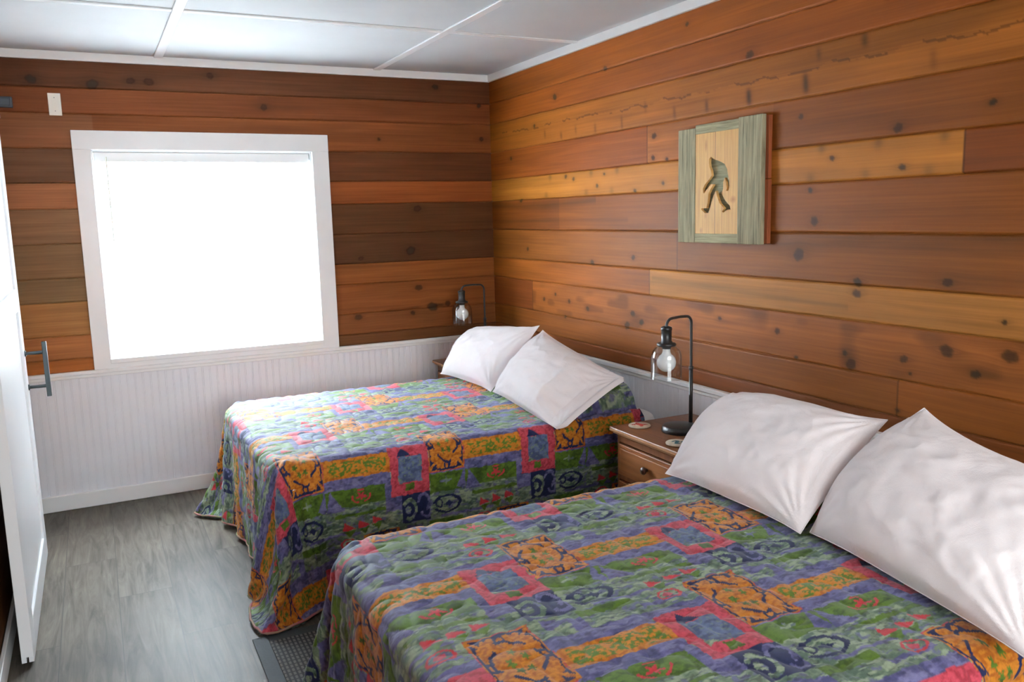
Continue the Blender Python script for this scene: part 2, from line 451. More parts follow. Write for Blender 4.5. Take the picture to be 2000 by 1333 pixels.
KR = [(-0.875, 2.234, 0.0183), (-1.399, 2.307, 0.014), (-2.463, 2.19, 0.0181), (-2.061, 2.391, 0.0099), (-2.751, 1.394, 0.0232), (-2.826, 1.523, 0.0166), (-3.035, 1.304, 0.016), (-3.034, 1.263, 0.016), (-3.388, 1.325, 0.0149), (-3.505, 1.872, 0.0109), (-3.178, 1.83, 0.0155), (-2.746, 1.915, 0.0106), (-2.802, 1.638, 0.0104), (-1.255, 1.305, 0.015), (-1.637, 1.059, 0.0156), (-1.713, 1.022, 0.0163), (-1.586, 0.992, 0.02), (-2.647, 1.083, 0.013), (-2.989, 1.04, 0.0102), (-3.397, 1.103, 0.0206), (-3.607, 1.114, 0.0216), (-3.5, 1.042, 0.0148), (-3.239, 1.053, 0.0136), (-3.018, 1.002, 0.0203), (-0.952, 0.976, 0.009), (-1.812, 1.808 + .02, 0.0127), (-1.92, 1.815, 0.01), (-0.426, 1.66, 0.0131), (-0.982, 1.782, 0.0119), (-1.067, 1.764, 0.0117), (-1.31, 1.717, 0.0112), (-1.889, 1.705, 0.01), (-1.659, 1.678, 0.0105), (-2.752, 0.99, 0.0086), (-3.267, 1.008, 0.0058), (-1.643, 1.345, 0.0132), (-3.584, 1.216, 0.009), (-2.322, 0.73, 0.0071), (-3.225, 0.87, 0.0079), (-1.381, 1.775, 0.0083),
      (-1.82, 1.93, .015), (-0.7, 1.06, .012), (-0.84, 1.10, .01), (-1.0, 1.07, .012), (-1.2, 1.045, .013), (-2.1, 1.07, .011), (-2.3, 1.1, .01), (-0.5, 1.36, .012), (-0.62, 2.10, .010), (-0.3, 1.93, .012), (-2.9, 1.75, .010), (-3.2, 1.7, .012)]
KB = [(-2.362, 2.326, 0.026), (-2.171, 2.353, 0.0172), (-2.08, 2.352, 0.0205), (-2.649, 2.34, 0.0226), (-1.754, 2.40, 0.0164), (-1.467, 2.235, 0.0175), (-0.596, 1.361, 0.0269), (-0.538, 1.629, 0.0203), (-0.551, 1.118, 0.0203), (-0.46, 0.985, 0.03), (-0.774, 2.064, 0.01), (-0.067, 2.076, 0.014), (-0.079, 2.29, 0.0141), (-0.929, 1.326, 0.0132), (-0.966, 0.954, 0.0199), (-0.382, 2.398, 0.0173), (-0.6, 0.955, .014), (-0.35, 1.0, .018)]

RC = {10: (152, 88, 44), 9: (148, 84, 42), 8: (166, 104, 52), 7: (146, 82, 42), 6: (186, 126, 66), 5: (138, 82, 42), 4: (144, 90, 50), 3: (148, 90, 50), 2: (150, 92, 54), 1: (134, 82, 48), 0: (120, 68, 40)}
BC = {10: (98, 60, 42), 9: (120, 68, 42), 8: (128, 74, 44), 7: (98, 58, 38), 6: (138, 76, 42), 5: (92, 58, 38), 4: (88, 56, 38), 3: (134, 80, 44), 2: (132, 78, 44), 1: (122, 74, 44), 0: (104, 66, 42)}

def right_colors(s, z, pid):
    """s = y coordinate (negative towards the camera)"""
    col = np.zeros(s.shape + (3,)); warp = pid * 7.31 + 0 * s
    for k, c in RC.items():
        m = pid == k; base = srgb(*c)
        col[m] = base
    def seg(k, lo, hi, c, off=3.3):
        m = (pid == k) & (s >= lo) & (s <= hi)
        col[m] = srgb(*c); warp[m] += off
    seg(7, -9, -1.765, (140, 76, 40)); seg(7, -2.6, -1.765, (160, 98, 52)); seg(7, -9, -2.60, (136, 80, 40), 0)
    seg(6, -9, -3.418, (132, 72, 34)); seg(4, -9, -2.0, (140, 86, 46))
    seg(3, -9, -1.783, (184, 130, 82)); seg(3, -1.783, 0, (156, 94, 50), 0)
    seg(2, -0.551, 0, (126, 70, 42)); seg(1, -9, -3.22, (140, 84, 46)); seg(5, -.9, 0, (124, 72, 38), 0)
    # broad tone drift inside boards
    d = fbm(s * 1.3 + pid * 5.1, z * 9 + pid * 3.7, 5)
    col *= (0.80 + .40 * d)[..., None]
    d2 = fbm(s * 3.1 + pid * 2.1, z * 30 + pid, 9)
    col *= (0.88 + .24 * d2)[..., None]
    # board 8 : ragged dark/light boundary with saw chatter
    m8 = pid == 8
    zb = 2.085 + .022 * (vnoise(s * 9, s * 0, 3) - .5) + .010 * (vnoise(s * 40, s * 0, 4) - .5) - .02 * np.clip((-s - 1) / 2.5, 0, 1) * 0
    top = m8 & (z > zb); col[top] *= 0.84
    ln = m8 & (np.abs(z - zb) < .0045) & (vnoise(s * 14, z * 20, 8) > .42); col[ln] *= .55
    for (ys_, z0, z1, w, a_) in [(-2.767, 2.0, 2.07, .016, .75), (-2.464, 1.995, 2.055, .016, .8), (-2.201, 2.0, 2.045, .012, .6), (-1.976, 1.995, 2.045, .011, .45), (-1.55, 1.99, 2.05, .010, .4), (-3.029, 2.12, 2.165, .016, .6), (-2.825, 2.11, 2.15, .012, .45), (-1.30, 1.995, 2.04, .012, .4), (-0.94, 1.995, 2.03, .012, .5), (-0.75, 2.02, 2.06, .012, .4), (-1.1, 2.01, 2.05, .012, .35), (-1.75, 2.05, 2.1, .012, .3), (-3.3, 2.0, 2.06, .014, .3)]:
        g = np.exp(-((s - ys_ - .1 * (z - z0)) / w) ** 2) * (1 / (1 + np.exp(-(z - z0) / .006))) * (1 / (1 + np.exp((z - z1) / .006))) * m8
        col *= (1 - a_ * g)[..., None]
    # board 6: light streak along its middle
    zs = 1.735 + .018 * np.sin(s * 2.1)
    g = np.exp(-((z - zs) / .02) ** 2) * (pid == 6) * (s > -3.418)
    col *= (1 + .28 * g)[..., None]
    for ys_ in (-1.25, -1.5, -2.85, -3.1, -3.35, -0.8):
        g = np.exp(-((s - ys_) / .018) ** 2) * np.exp(-((z - 1.79) / .022) ** 2) * (pid == 6); col *= (1 - .4 * g)[..., None]
        g = np.exp(-((s - ys_ - .05) / .02) ** 2) * np.exp(-((z - 1.685) / .02) ** 2) * (pid == 6); col *= (1 - .3 * g)[..., None]
    # board 2: sapwood with blotches along the middle
    m2 = (pid == 2) & (s < -.551)
    g = np.exp(-((z - 1.105) / .03) ** 2) * m2; col *= (1 + .25 * g)[..., None]
    b = np.clip((vnoise(s * 9, z * 22, 31) - .62) * 4, 0, 1) * m2; col *= (1 - .35 * b)[..., None]
    # board 5 left: long dark smoky streak near its lower edge ; board 4 right: dark upper band
    g = np.clip(1 - np.abs(z - (1.635 + .012 * np.sin(s * 3))) / .03, 0, 1) * (pid == 5) * (s > -1.3); col *= (1 - .4 * g)[..., None]
    g = np.clip(1 - np.abs(z - 1.535) / .02, 0, 1) * (pid == 5) * (s > -1.6); col *= (1 - .3 * g)[..., None]
    g = np.clip((z - 1.40) / .03, 0, 1) * (pid == 4) * (s < -2.3); col *= (1 - .25 * g)[..., None]
    g = np.exp(-((z - (1.235 + .10 * (s + 2.3) * .35)) / .012) ** 2) * (pid == 3) * (s < -1.8) * (s > -3.0); col *= (1 - .22 * g)[..., None]
    # butt joints
    for k, ys_ in ((7, -1.765), (6, -3.418), (4, -2.0), (3, -1.783), (2, -.551), (1, -3.22)):
        g = (np.abs(s - ys_) < .0035) & (pid == k); col[g] *= .45
    return col, warp

def back_colors(s, z, pid):
    col = np.zeros(s.shape + (3,)); warp = pid * 5.77 + 40 + 0 * s
    for k, c in BC.items(): col[pid == k] = srgb(*c)
    # veiling window glare left of the opening, painted in as paler, greyer boards
    L = s < -2.38
    for k, c in {7: (112, 80, 62), 6: (164, 112, 84), 5: (138, 106, 84), 4: (134, 106, 82), 3: (126, 104, 82), 2: (168, 124, 84), 1: (168, 112, 74), 8: (138, 90, 64), 0: (166, 102, 56)}.items():
        col[(pid == k) & L] = srgb(*c)
    d = fbm(s * 1.3 + pid * 4.1, z * 9 + pid * 2.7, 55); col *= (0.82 + .36 * d)[..., None]
    d2 = fbm(s * 3.1 + pid * 1.1, z * 30, 59); col *= (0.88 + .24 * d2)[..., None]
    g = np.exp(-((z - (.982 - .012 * np.sin(s * 4))) / .010) ** 2) * (s > -1.0) * (s < -.3) * np.clip(vnoise(s * 12, z * 0, 61) * 1.6 - .3, 0, 1)
    col *= (1 - .6 * g)[..., None]
    return col, warp

def plank_wall(name, horiz, zlo, zhi, sval, coord, colorf, knots, material, holes=None, **k):
    rows, dep, pid = plank_rows(zlo, zhi, .005)
    S, Z = np.meshgrid(sval, rows, indexing='ij')
    PID = np.broadcast_to(pid, S.shape); D = np.broadcast_to(dep, S.shape)
    col, warp = colorf(S, Z, PID)
    warp = np.array(warp, float)
    c2 = col.reshape(-1, 3); w2 = warp.reshape(-1)
    s1, z1 = S.reshape(-1), Z.reshape(-1)
    knots_apply(s1, z1, c2, w2, knots)
    dep_n = D + .0012 * (fbm(S * 2, PID * 3.3, 77) - .5)
    if horiz == 'y': P = np.stack([dep_n + coord, S, Z], -1)          # right wall: into +x
    elif horiz == 'yl': P = np.stack([coord - dep_n, S, Z], -1)
    elif horiz == 'x': P = np.stack([S, dep_n + coord, Z], -1)
    else: P = np.stack([S, coord - dep_n, Z], -1)
    keep = None
    if holes: keep = ~((S > holes[0]) & (S < holes[1]) & (Z > holes[2]) & (Z < holes[3]))
    me = grid_mesh(name, P, c2.reshape(col.shape), keep, {'warp': w2})
    return me

def join_box(me_obj, boxes, m):
    """append plain boxes (the wall's body behind the planks) to an object"""
    bm = bmesh.new(); bm.from_mesh(me_obj.data)
    f0 = len(bm.faces)
    for b in boxes: box(bm, *b)
    bm.faces.ensure_lookup_table()
    for f in bm.faces[f0:]: f.material_index = 1; f.smooth = False
    bm.to_mesh(me_obj.data); bm.free(); me_obj.data.materials.append(m)

M_core = noisy('wall_core', srgb(96, 70, 52), srgb(84, 62, 46), 6, rough=.8)
# right wall
sv = np.unique(np.concatenate([np.arange(0, -3.80, -.006), np.linspace(-3.8, YF, 60)]))
me = plank_wall('wall_right', 'y', .775, CEIL, sv, 0.0, right_colors, KR, M_wood_r)
wr = link_mesh('wall_right', me, M_wood_r, label='right wall of horizontal reddish cedar planks above white wainscot', cat='wall', kind='structure')
join_box(wr, [(.012, .12, YF - .1, .12, -.05, CEIL + .05)], M_core)
# back wall with window hole
WX0, WX1, WZ0, WZ1 = -2.405, -1.20, 0.83, 1.985
sv = np.unique(np.concatenate([np.arange(0, -3.02 + .15, -.006), [XL, WX0, WX1]]))
me = plank_wall('wall_back', 'x', .775, CEIL, sv, 0.0, back_colors, KB, M_wood_b, holes=(WX0 - .005, WX1 + .005, WZ0 - .02, WZ1 + .005))
wb_ = link_mesh('wall_back', me, M_wood_b, label='back wall of darker horizontal cedar planks around the bright window', cat='wall', kind='structure')
join_box(wb_, [(XL - .12, WX0, .012, .13, -.05, CEIL + .05), (WX1, .12, .012, .13, -.05, CEIL + .05), (WX0, WX1, .012, .13, -.05, WZ0), (WX0, WX1, .012, .13, WZ1, CEIL + .05)], M_core)
# left wall
sv = np.linspace(YF, 0, 420)
def left_colors(s, z, pid):
    col, warp = back_colors(s * .7 - .3, z, pid)
    return col * 1.0, warp
ZE_save = list(ZE)
ZE[0:0] = [.09, .26, .44, .61]
BC.update({k: BC[k % 11] for k in range(11, 16)})
me = plank_wall('wall_left', 'yl', .085, CEIL, sv, XL, lambda s, z, p: left_colors(s, z, np.clip(p - 4, 0, 10) + 0), [], M_wood_b)
ZE[:] = ZE_save
m_l = attr_wood('cedar_planks_left', 1.0, 1)
wl_ = link_mesh('wall_left', me, m_l, label='left wall of cedar planks behind the sliding door', cat='wall', kind='structure')
join_box(wl_, [(XL - .12, XL - .012, YF - .1, .12, -.05, CEIL + .05)], M_core)
# front wall (behind the camera) with a large window opening
FX0, FX1, FZ0, FZ1 = -2.60, -.45, 0.95, 2.25
bm = bmesh.new()
box(bm, XL - .1, FX0, YF - .12, YF, -.05, CEIL + .05); box(bm, FX1, .12, YF - .12, YF, -.05, CEIL + .05)
box(bm, FX0, FX1, YF - .12, YF, -.05, FZ0); box(bm, FX0, FX1, YF - .12, YF, FZ1, CEIL + .05)
from_bm('wall_front', bm, noisy('front_wall_paint', srgb(226, 214, 200), srgb(218, 206, 192), 4, rough=.6), label='pale front wall behind the viewer with a wide window', cat='wall', kind='structure')
# floor / ceiling
boxobj('floor', M_floor, None, XL - .1, .12, YF - .1, .12, -.06, 0, label='grey wood-look laminate floor', cat='floor', kind='structure')
boxobj('ceiling', M_ceil, None, XL - .1, .12, YF - .1, .12, CEIL, CEIL + .06, label='white panelled ceiling', cat='ceiling', kind='structure')

def trim(name, m, label, *boxes, bev=.002):
    bm = bmesh.new()
    for b in boxes: box(bm, *b, bev=bev, seg=1)
    return from_bm(name, bm, m, None, label=label, cat='trim', kind='structure')
trim('trim_1', M_white, 'white trim board between back wall planks and ceiling', (XL, 0, -.018, 0, 2.442, CEIL))
trim('trim_2', M_white, 'white trim board between right wall planks and ceiling', (-.018, 0, YF, -.018, 2.442, CEIL))
trim('trim_3', M_white, 'white trim board along the top of the left wall', (XL, XL + .018, YF, -.018, 2.442, CEIL))
bt = CEIL - .009
trim('trim_4', M_white, 'white ceiling batten running front to back, left one', (-2.045, -2.000, YF, -.018, bt, CEIL))
trim('trim_5', M_white, 'white ceiling batten running front to back, right one', (-.795, -.750, YF, -.018, bt, CEIL))
trim('trim_6', M_white, 'white cross batten on the ceiling nearest the back wall', (XL + .018, -2.045, -1.165, -1.125, bt + .002, CEIL), (-2.0, -.795, -1.165, -1.125, bt + .002, CEIL), (-.75, -.018, -1.165, -1.125, bt + .002, CEIL))
trim('trim_7', M_white, 'white cross batten on the ceiling nearer the viewer', (XL + .018, -2.045, -2.40, -2.36, bt + .002, CEIL), (-2.0, -.795, -2.40, -2.36, bt + .002, CEIL), (-.75, -.018, -2.40, -2.36, bt + .002, CEIL))

# beadboard wainscot (profiled sheet)
def beadboard(name, label, along, a0, a1, z0, z1):
    pit, w = 0.0405, .0022
    prof = []; s = a0
    while s < a1 - pit:
        for base in (s, s + .0085):
            prof += [(base, 0), (base + w * .5, .0024), (base + w, 0)]
        s += pit
    prof.append((a1, 0)); prof = [(max(a0, p), d) for p, d in prof]
    bm = bmesh.new(); rows = []
    for z in (z0, z1):
        r = []
        for p, d in prof:
            th = -.008 + d
            r.append(bm.verts.new((p, th, z) if along == 'x' else (th, p, z)))
        rows.append(r)
    for i in range(len(prof) - 1):
        bm.faces.new((rows[0][i], rows[0][i + 1], rows[1][i + 1], rows[1][i]))
    bmesh.ops.recalc_face_normals(bm, faces=bm.faces)
    if along == 'x': box(bm, a0, a1, -.0035, .012, z0, z1)
    else: box(bm, -.0035, .012, a0, a1, z0, z1)
    return from_bm(name, bm, M_bead, None, label=label, cat='wainscot', kind='structure')
beadboard('trim_8', 'white beadboard wainscot under the back window', 'x', XL, 0, 0, .76)
beadboard('trim_9', 'white beadboard wainscot along the right wall behind the beds', 'y', YF, 0, 0, .76)
trim('trim_10', M_white, 'white chair rail capping the back wainscot', (XL, 0, -.026, .012, .757, .778), (XL, 0, -.016, 0, .738, .757), bev=.003)
trim('trim_11', M_white, 'white chair rail capping the right wainscot', (-.026, .012, YF, -.026, .757, .778), (-.016, 0, YF, -.016, .738, .757), bev=.003)
def bb(name, label, *b): 
    bm = bmesh.new()
    for q in b: box(bm, *q, bev=.003, seg=1)
    return from_bm(name, bm, M_white, None, label=label, cat='baseboard', kind='structure')
bb('baseboard_back', 'white baseboard at the foot of the back wainscot', (XL, 0, -.022, 0, 0, .088))
bb('baseboard_right', 'white baseboard at the foot of the right wall', (-.022, 0, YF, -.022, 0, .088))
bb('baseboard_left', 'white baseboard at the foot of the left wall', (XL, XL + .016, YF, -.022, 0, .088))

# ------------------------------------------------------------------ window
w1 = empty('window_1', (WX0, 0, WZ0), label='bright window with wide white casing in the back wall', cat='window', kind='structure')
def wpart(name, m, *boxes, parent=w1, bev=.002):
    bm = bmesh.new()
    for b in boxes: box(bm, *b, bev=bev, seg=1)
    o = from_bm(name, bm, m, parent); o.matrix_parent_inverse = Matrix.Translation(-parent.location); return o
cw = .10
wpart('window_casing', M_white, (-2.490, WX0 + .004, -.020, .012, .778, WZ1 + .0), (WX1 - .004, WX1 + cw - .004, -.020, .012, .778, WZ1), (-2.490, WX1 + cw - .004, -.022, .012, WZ1 - .004, 2.082))
wpart('window_sill', M_white, (WX0 - .0, WX1 + .0, -.028, .10, .806, WZ0 + .002), (WX0, WX1, -.020, .012, .778, .806))
wpart('window_jamb', M_white, (WX0 - .004, WX0 + .012, .012, .13, WZ0, WZ1), (WX1 - .012, WX1 + .004, .012, .13, WZ0, WZ1), (WX0, WX1, .012, .13, WZ1 - .012, WZ1 + .004))
wpart('window_sash', M_pvc, (WX0 + .012, WX0 + .05, .085, .12, WZ0, WZ1 - .012), (WX1 - .05, WX1 - .012, .085, .12, WZ0, WZ1 - .012), (WX0 + .05, WX1 - .05, .085, .12, WZ0, WZ0 + .045), (WX0 + .05, WX1 - .05, .085, .12, WZ1 - .055, WZ1 - .012), (-1.81, -1.78, .085, .12, WZ0 + .045, WZ1 - .055))
wpart('window_pane', M_pane, (WX0 + .05, WX1 - .05, .100, .104, WZ0 + .045, WZ1 - .055), bev=0)

blind = empty('window_blind', (-1.795, .05, WZ1), label='white horizontal slat blind lowered over the bright back window', cat='blind')
def bpart(name, m, bm, parent=blind):
    o = from_bm(name, bm, m, parent); o.matrix_parent_inverse = Matrix.Translation(-blind.location); return o
bx0, bx1 = WX0 + .016, WX1 - .016
bm = bmesh.new(); box(bm, bx0, bx1, .022, .066, WZ1 - .066, WZ1 - .014, bev=.004); bpart('headrail', M_white, bm)
bm = bmesh.new(); box(bm, bx0, bx1, .030, .058, WZ0 + .012, WZ0 + .032, bev=.004); bpart('bottom_rail', M_white, bm)
bm = bmesh.new()
z = WZ0 + .052; R_ = math.radians(80)
while z < WZ1 - .076:
    hw = .0125
    pts = []
    for q in np.linspace(-1, 1, 5):
        yy, zz = q * hw * math.cos(R_), q * hw * math.sin(R_) + .0016 * (1 - q * q)
        pts.append((yy, zz))
    prev = None
    for (yy, zz) in pts:
        a_ = bm.verts.new((bx0 + .004, .044 + yy, z + zz)); b_ = bm.verts.new((bx1 - .004, .044 + yy, z + zz))
        if prev: bm.faces.new((prev[0], prev[1], b_, a_))
        prev = (a_, b_)
    z += .0205
bpart('slats', M_slat, bm)
bm = bmesh.new()
for xx in (bx0 + .15, -1.795, bx1 - .15):
    for yy in (.0325, .0555): tube(bm, [(xx, yy, WZ0 + .02), (xx, yy, WZ1 - .03)], .0008, 6)
bpart('ladder_cord', M_white, bm)
bm = bmesh.new(); tube(bm, [(bx0 + .06, .020, WZ1 - .04), (bx0 + .06, .018, WZ1 - .50)], .004, 8); bpart('tilt_wand', M_pvc, bm)

w2 = empty('window_2', (FX0, YF, FZ0), label='wide white-framed window in the front wall behind the viewer', cat='window', kind='structure')
wpart('window_frame', M_white, (FX0 - .08, FX0, YF, YF + .02, FZ0 - .08, FZ1 + .08), (FX1, FX1 + .08, YF, YF + .02, FZ0 - .08, FZ1 + .08), (FX0, FX1, YF, YF + .02, FZ1, FZ1 + .08), (FX0, FX1, YF, YF + .03, FZ0 - .08, FZ0), (-1.545, -1.505, YF - .09, YF - .05, FZ0, FZ1), parent=w2)
wpart('window_pane', M_pane, (FX0, FX1, YF - .072, YF - .068, FZ0, FZ1), parent=w2, bev=0)

# ------------------------------------------------------------------ sliding barn door on the left
dx0, dx1, dy0, dy1, dz0, dz1 = -2.806, -2.766, -1.828, -.690, .012, 2.085
door = empty('door_1', ((dx0 + dx1) / 2, (dy0 + dy1) / 2, 0), label='white panelled sliding barn door hanging in front of the left wall', cat='door', kind='structure')
def dpart(name, m, bm, parent=None, **k):
    o = from_bm(name, bm, m, parent or door, **k)
    o.matrix_parent_inverse = Matrix.Translation(-door.location) if (parent is None) else Matrix.Identity(4)
    return o
bm = bmesh.new()
st, br, tr, mr = .115, .115, .12, .10
gy = (dx0 + dx1) / 2
# stiles and rails, with the guide slot cut in the bottom edge
box(bm, dx0, dx1, dy0, dy0 + st, dz0 + .02, dz1, bev=.0015, seg=1)
box(bm, dx0, dx1, dy1 - st, dy1, dz0 + .02, dz1, bev=.0015, seg=1)
box(bm, dx0, gy - .0035, dy0, dy1, dz0, dz0 + .0205, bev=.0008, seg=1); box(bm, gy + .0035, dx1, dy0, dy1, dz0, dz0 + .0205, bev=.0008, seg=1)
box(bm, dx0, dx1, dy0 + st, dy1 - st, dz0 + .02, dz0 + br, bev=.0015, seg=1)
box(bm, dx0, dx1, dy0 + st, dy1 - st, dz1 - tr, dz1, bev=.0015, seg=1)
box(bm, dx0, dx1, dy0 + st, dy1 - st, 1.20, 1.20 + mr, bev=.0015, seg=1)
dpart('door_frame', M_door, bm)
bm = bmesh.new()
box(bm, dx0 + .010, dx1 - .010, dy0 + st - .01, dy1 - st + .01, dz0 + br - .01, 1.21)
box(bm, dx0 + .010, dx1 - .010, dy0 + st - .01, dy1 - st + .01, 1.29, dz1 - tr + .01)
dpart('door_panel', M_door, bm)
hy = dy1 - .030
bm = bmesh.new()
box(bm, dx1 + .072, dx1 + .092, hy - .011, hy + .011, .785, 1.045, bev=.002)
for zz in (.835, .995):
    tube(bm, [(dx1 + .003, hy, zz), (dx1 + .075, hy, zz)], .008, 14)
    tube(bm, [(dx1, hy, zz), (dx1 + .006, hy, zz)], .014, 16)
dpart('door_handle', M_bracket, bm)
tk = empty('barn_door_track', (-2.80, -1.5, 2.15), label='black flat rail carrying the sliding door along the left wall', cat='rail')
bm = bmesh.new(); box(bm, -2.806, -2.798, -3.9, -.10, 2.125, 2.165, bev=.001)
o = from_bm('rail_bar', bm, M_black, tk); o.matrix_parent_inverse = Matrix.Translation(-tk.location)
for yy in (-3.8, -2.9, -2.0, -1.1, -.2):
    bm = bmesh.new(); tube(bm, [(XL, yy, 2.145), (-2.798, yy, 2.145)], .009, 12); tube(bm, [(-2.799, yy, 2.145), (-2.793, yy, 2.145)], .010, 6)
    o = from_bm('spacer_bolt', bm, M_steel, tk); o.matrix_parent_inverse = Matrix.Translation(-tk.location)
for yy in (-1.58, -.94):
    bm = bmesh.new()
    box(bm, -2.797, -2.791, yy - .02, yy + .02, 1.90, 2.19, bev=.001); box(bm, -2.790 - .001, dx1 + .006, yy - .02, yy + .02, 2.086, 2.092)
    hg = from_bm('door_hanger', bm, M_black, door); hg.matrix_parent_inverse = Matrix.Translation(-door.location)
    hg.data.transform(Matrix.Identity(4))
    bm = bmesh.new(); tube(bm, [(-2.809, yy, 2.19), (-2.795, yy, 2.19)], .032, 24)
    o = from_bm('door_roller', bm, M_black, door); o.matrix_parent_inverse = Matrix.Translation(-door.location)

# small things on the back wall, top left
bm = bmesh.new(); box(bm, -2.580, -2.519, -.007, 0, 2.157, 2.272, bev=.002)
cp = from_bm('wall_plate', bm, M_pvc, None, label='white blank cover plate high on the back wall above the window', cat='wall plate')
bm = bmesh.new()
bm.free()
for zz in (2.18, 2.249):
    bm = bmesh.new(); tube(bm, [(-2.5495, -.0068, zz), (-2.5495, -.0082, zz)], .003, 10); from_bm('screw', bm, M_steel, cp)
bm = bmesh.new(); box(bm, -2.822, -2.742, -.022, 0, 2.190, 2.245, bev=.004)
o = from_bm('wall_box', bm, M_dkbox, None, label='small dark grey box on the back wall near its top left corner', cat='box')
bm = bmesh.new(); box(bm, -2.812, -2.752, -.026, -.021, 2.20, 2.235, bev=.002); from_bm('box_lid', bm, mat('dark_lid', srgb(40, 52, 62), .4), o)

# ------------------------------------------------------------------ beds
M_mattress = M_sheet
def make_bed(yc, label):
    b = empty('bed', (-.96, yc, 0), label=label, cat='bed', group='double beds with colourful quilts')
    def P(name, m, bm): 
        o = from_bm(name, bm, m, b); o.matrix_parent_inverse = Matrix.Translation(-b.location); return o
    bm = bmesh.new(); box(bm, -1.868, -.012, yc - .685, yc + .685, .365, .598, bev=.06, seg=5); P('mattress', M_mattress, bm)
    bm = bmesh.new(); box(bm, -1.875, -.035, yc - .675, yc + .675, .185, .362, bev=.02, seg=2); P('box_spring', M_sheet, bm)
    bm = bmesh.new()
    for s in (-1, 1): box(bm, -1.86, -.04, yc + s * .63 - .02, yc + s * .63 + .02, .145, .184, bev=.002)
    for xx in (-1.84, -.95, -.06): box(bm, xx - .02, xx + .02, yc - .61, yc + .61, .145, .184, bev=.002)
    P('bed_frame', M_frame, bm)
    for xx in (-1.84, -.06):
        for s in (-1, 1):
            bm = bmesh.new(); lathe(bm, [(0, 0), (.018, 0), (.022, .02), (.026, .144), (0, .145)], 16, (xx, yc + s * .6, 0)); P('leg', M_frame, bm)
    return b
YC1, YC2 = -1.20, -3.425
bed1 = make_bed(YC1, 'double bed in the back corner beside the window, under a quilt')
bed2 = make_bed(YC2, 'double bed nearest the viewer along the right wall, under a quilt')

# --- cloth solver (position based), vectorised over constraint colours
class Cloth:
    def __init__(s, X, rest, fixed, active=None, pairs=None):
        s.x = X.copy(); s.v = np.zeros_like(X); s.w = np.where(fixed, 0.0, 1.0); s.batches = []
    def add(s, i, j, L, comp):
        s.batches.append((i, j, L, comp))
    def step(s, dt, g, collide, damp=.985, iters=1, force=None):
        p = s.x.copy()
        acc = np.zeros_like(s.x); acc[:, 2] = -g
        if force is not None: acc = acc + force(s.x)
        s.v = (s.v + acc * dt * s.w[:, None]) * damp
        x = s.x + s.v * dt
        for _ in range(iters):
            for i, j, L, comp in s.batches:
                d = x[j] - x[i]; l = np.sqrt((d * d).sum(1)) + 1e-9
                w = s.w[i] + s.w[j]
                k = (l - L) / l / (w + comp + 1e-9)
                x[i] += d * (k * s.w[i])[:, None]; x[j] -= d * (k * s.w[j])[:, None]
            x = collide(x, p, s.w)
        s.v = (x - p) / dt; s.x = x

def grid_batches(cl, idx, h_u, h_v, ok, stretch=0.0, shear=.6, bend=2.5, ref=None):
    n, m = idx.shape
    def addp(A, B, L, comp, par):
        good = ok[A] & ok[B]
        A = A[good]; B = B[good]; par = par[good]; LL = L[good] if isinstance(L, np.ndarray) else None
        for q in np.unique(par):
            mk = par == q
            if ref is not None: LQ = np.linalg.norm(ref[0][A[mk]] - ref[0][B[mk]], axis=1) * ref[1] * (1 - ref[2]) + L * ref[2]
            else: LQ = LL[mk] if LL is not None else L
            cl.add(A[mk], B[mk], LQ, comp)
    I, J = np.meshgrid(range(n), range(m), indexing='ij')
    addp(idx[:-1].ravel(), idx[1:].ravel(), h_u, stretch, (I[:-1] % 2).ravel())
    addp(idx[:, :-1].ravel(), idx[:, 1:].ravel(), h_v, stretch, (J[:, :-1] % 2).ravel())
    dg = math.hypot(h_u, h_v)
    addp(idx[:-1, :-1].ravel(), idx[1:, 1:].ravel(), dg, shear, (I[:-1, :-1] % 2).ravel())
    addp(idx[1:, :-1].ravel(), idx[:-1, 1:].ravel(), dg, shear, (I[:-1, :-1] % 2).ravel())
    for st_ in (2,):
        addp(idx[:-st_].ravel(), idx[st_:].ravel(), h_u * st_, bend, ((I[:-st_] // st_) % 2).ravel())
        addp(idx[:, :-st_].ravel(), idx[:, st_:].ravel(), h_v * st_, bend, ((J[:, :-st_] // st_) % 2).ravel())

TOPZ = .612
def hump(x, y, yc, amp):
    """bed pillows tucked beneath the quilt at its head"""
    fx_ = np.clip((x + .60) / .26, 0, 1); fx_ = fx_ * fx_ * (3 - 2 * fx_)
    gx = 1 - np.clip((x + .13) / .12, 0, 1) ** 2 * .35
    e = np.clip((.62 - np.abs(y - yc)) / .20, 0, 1); e = np.sqrt(np.clip(1 - (1 - e) ** 2, 0, 1))
    return amp * fx_ * gx * e

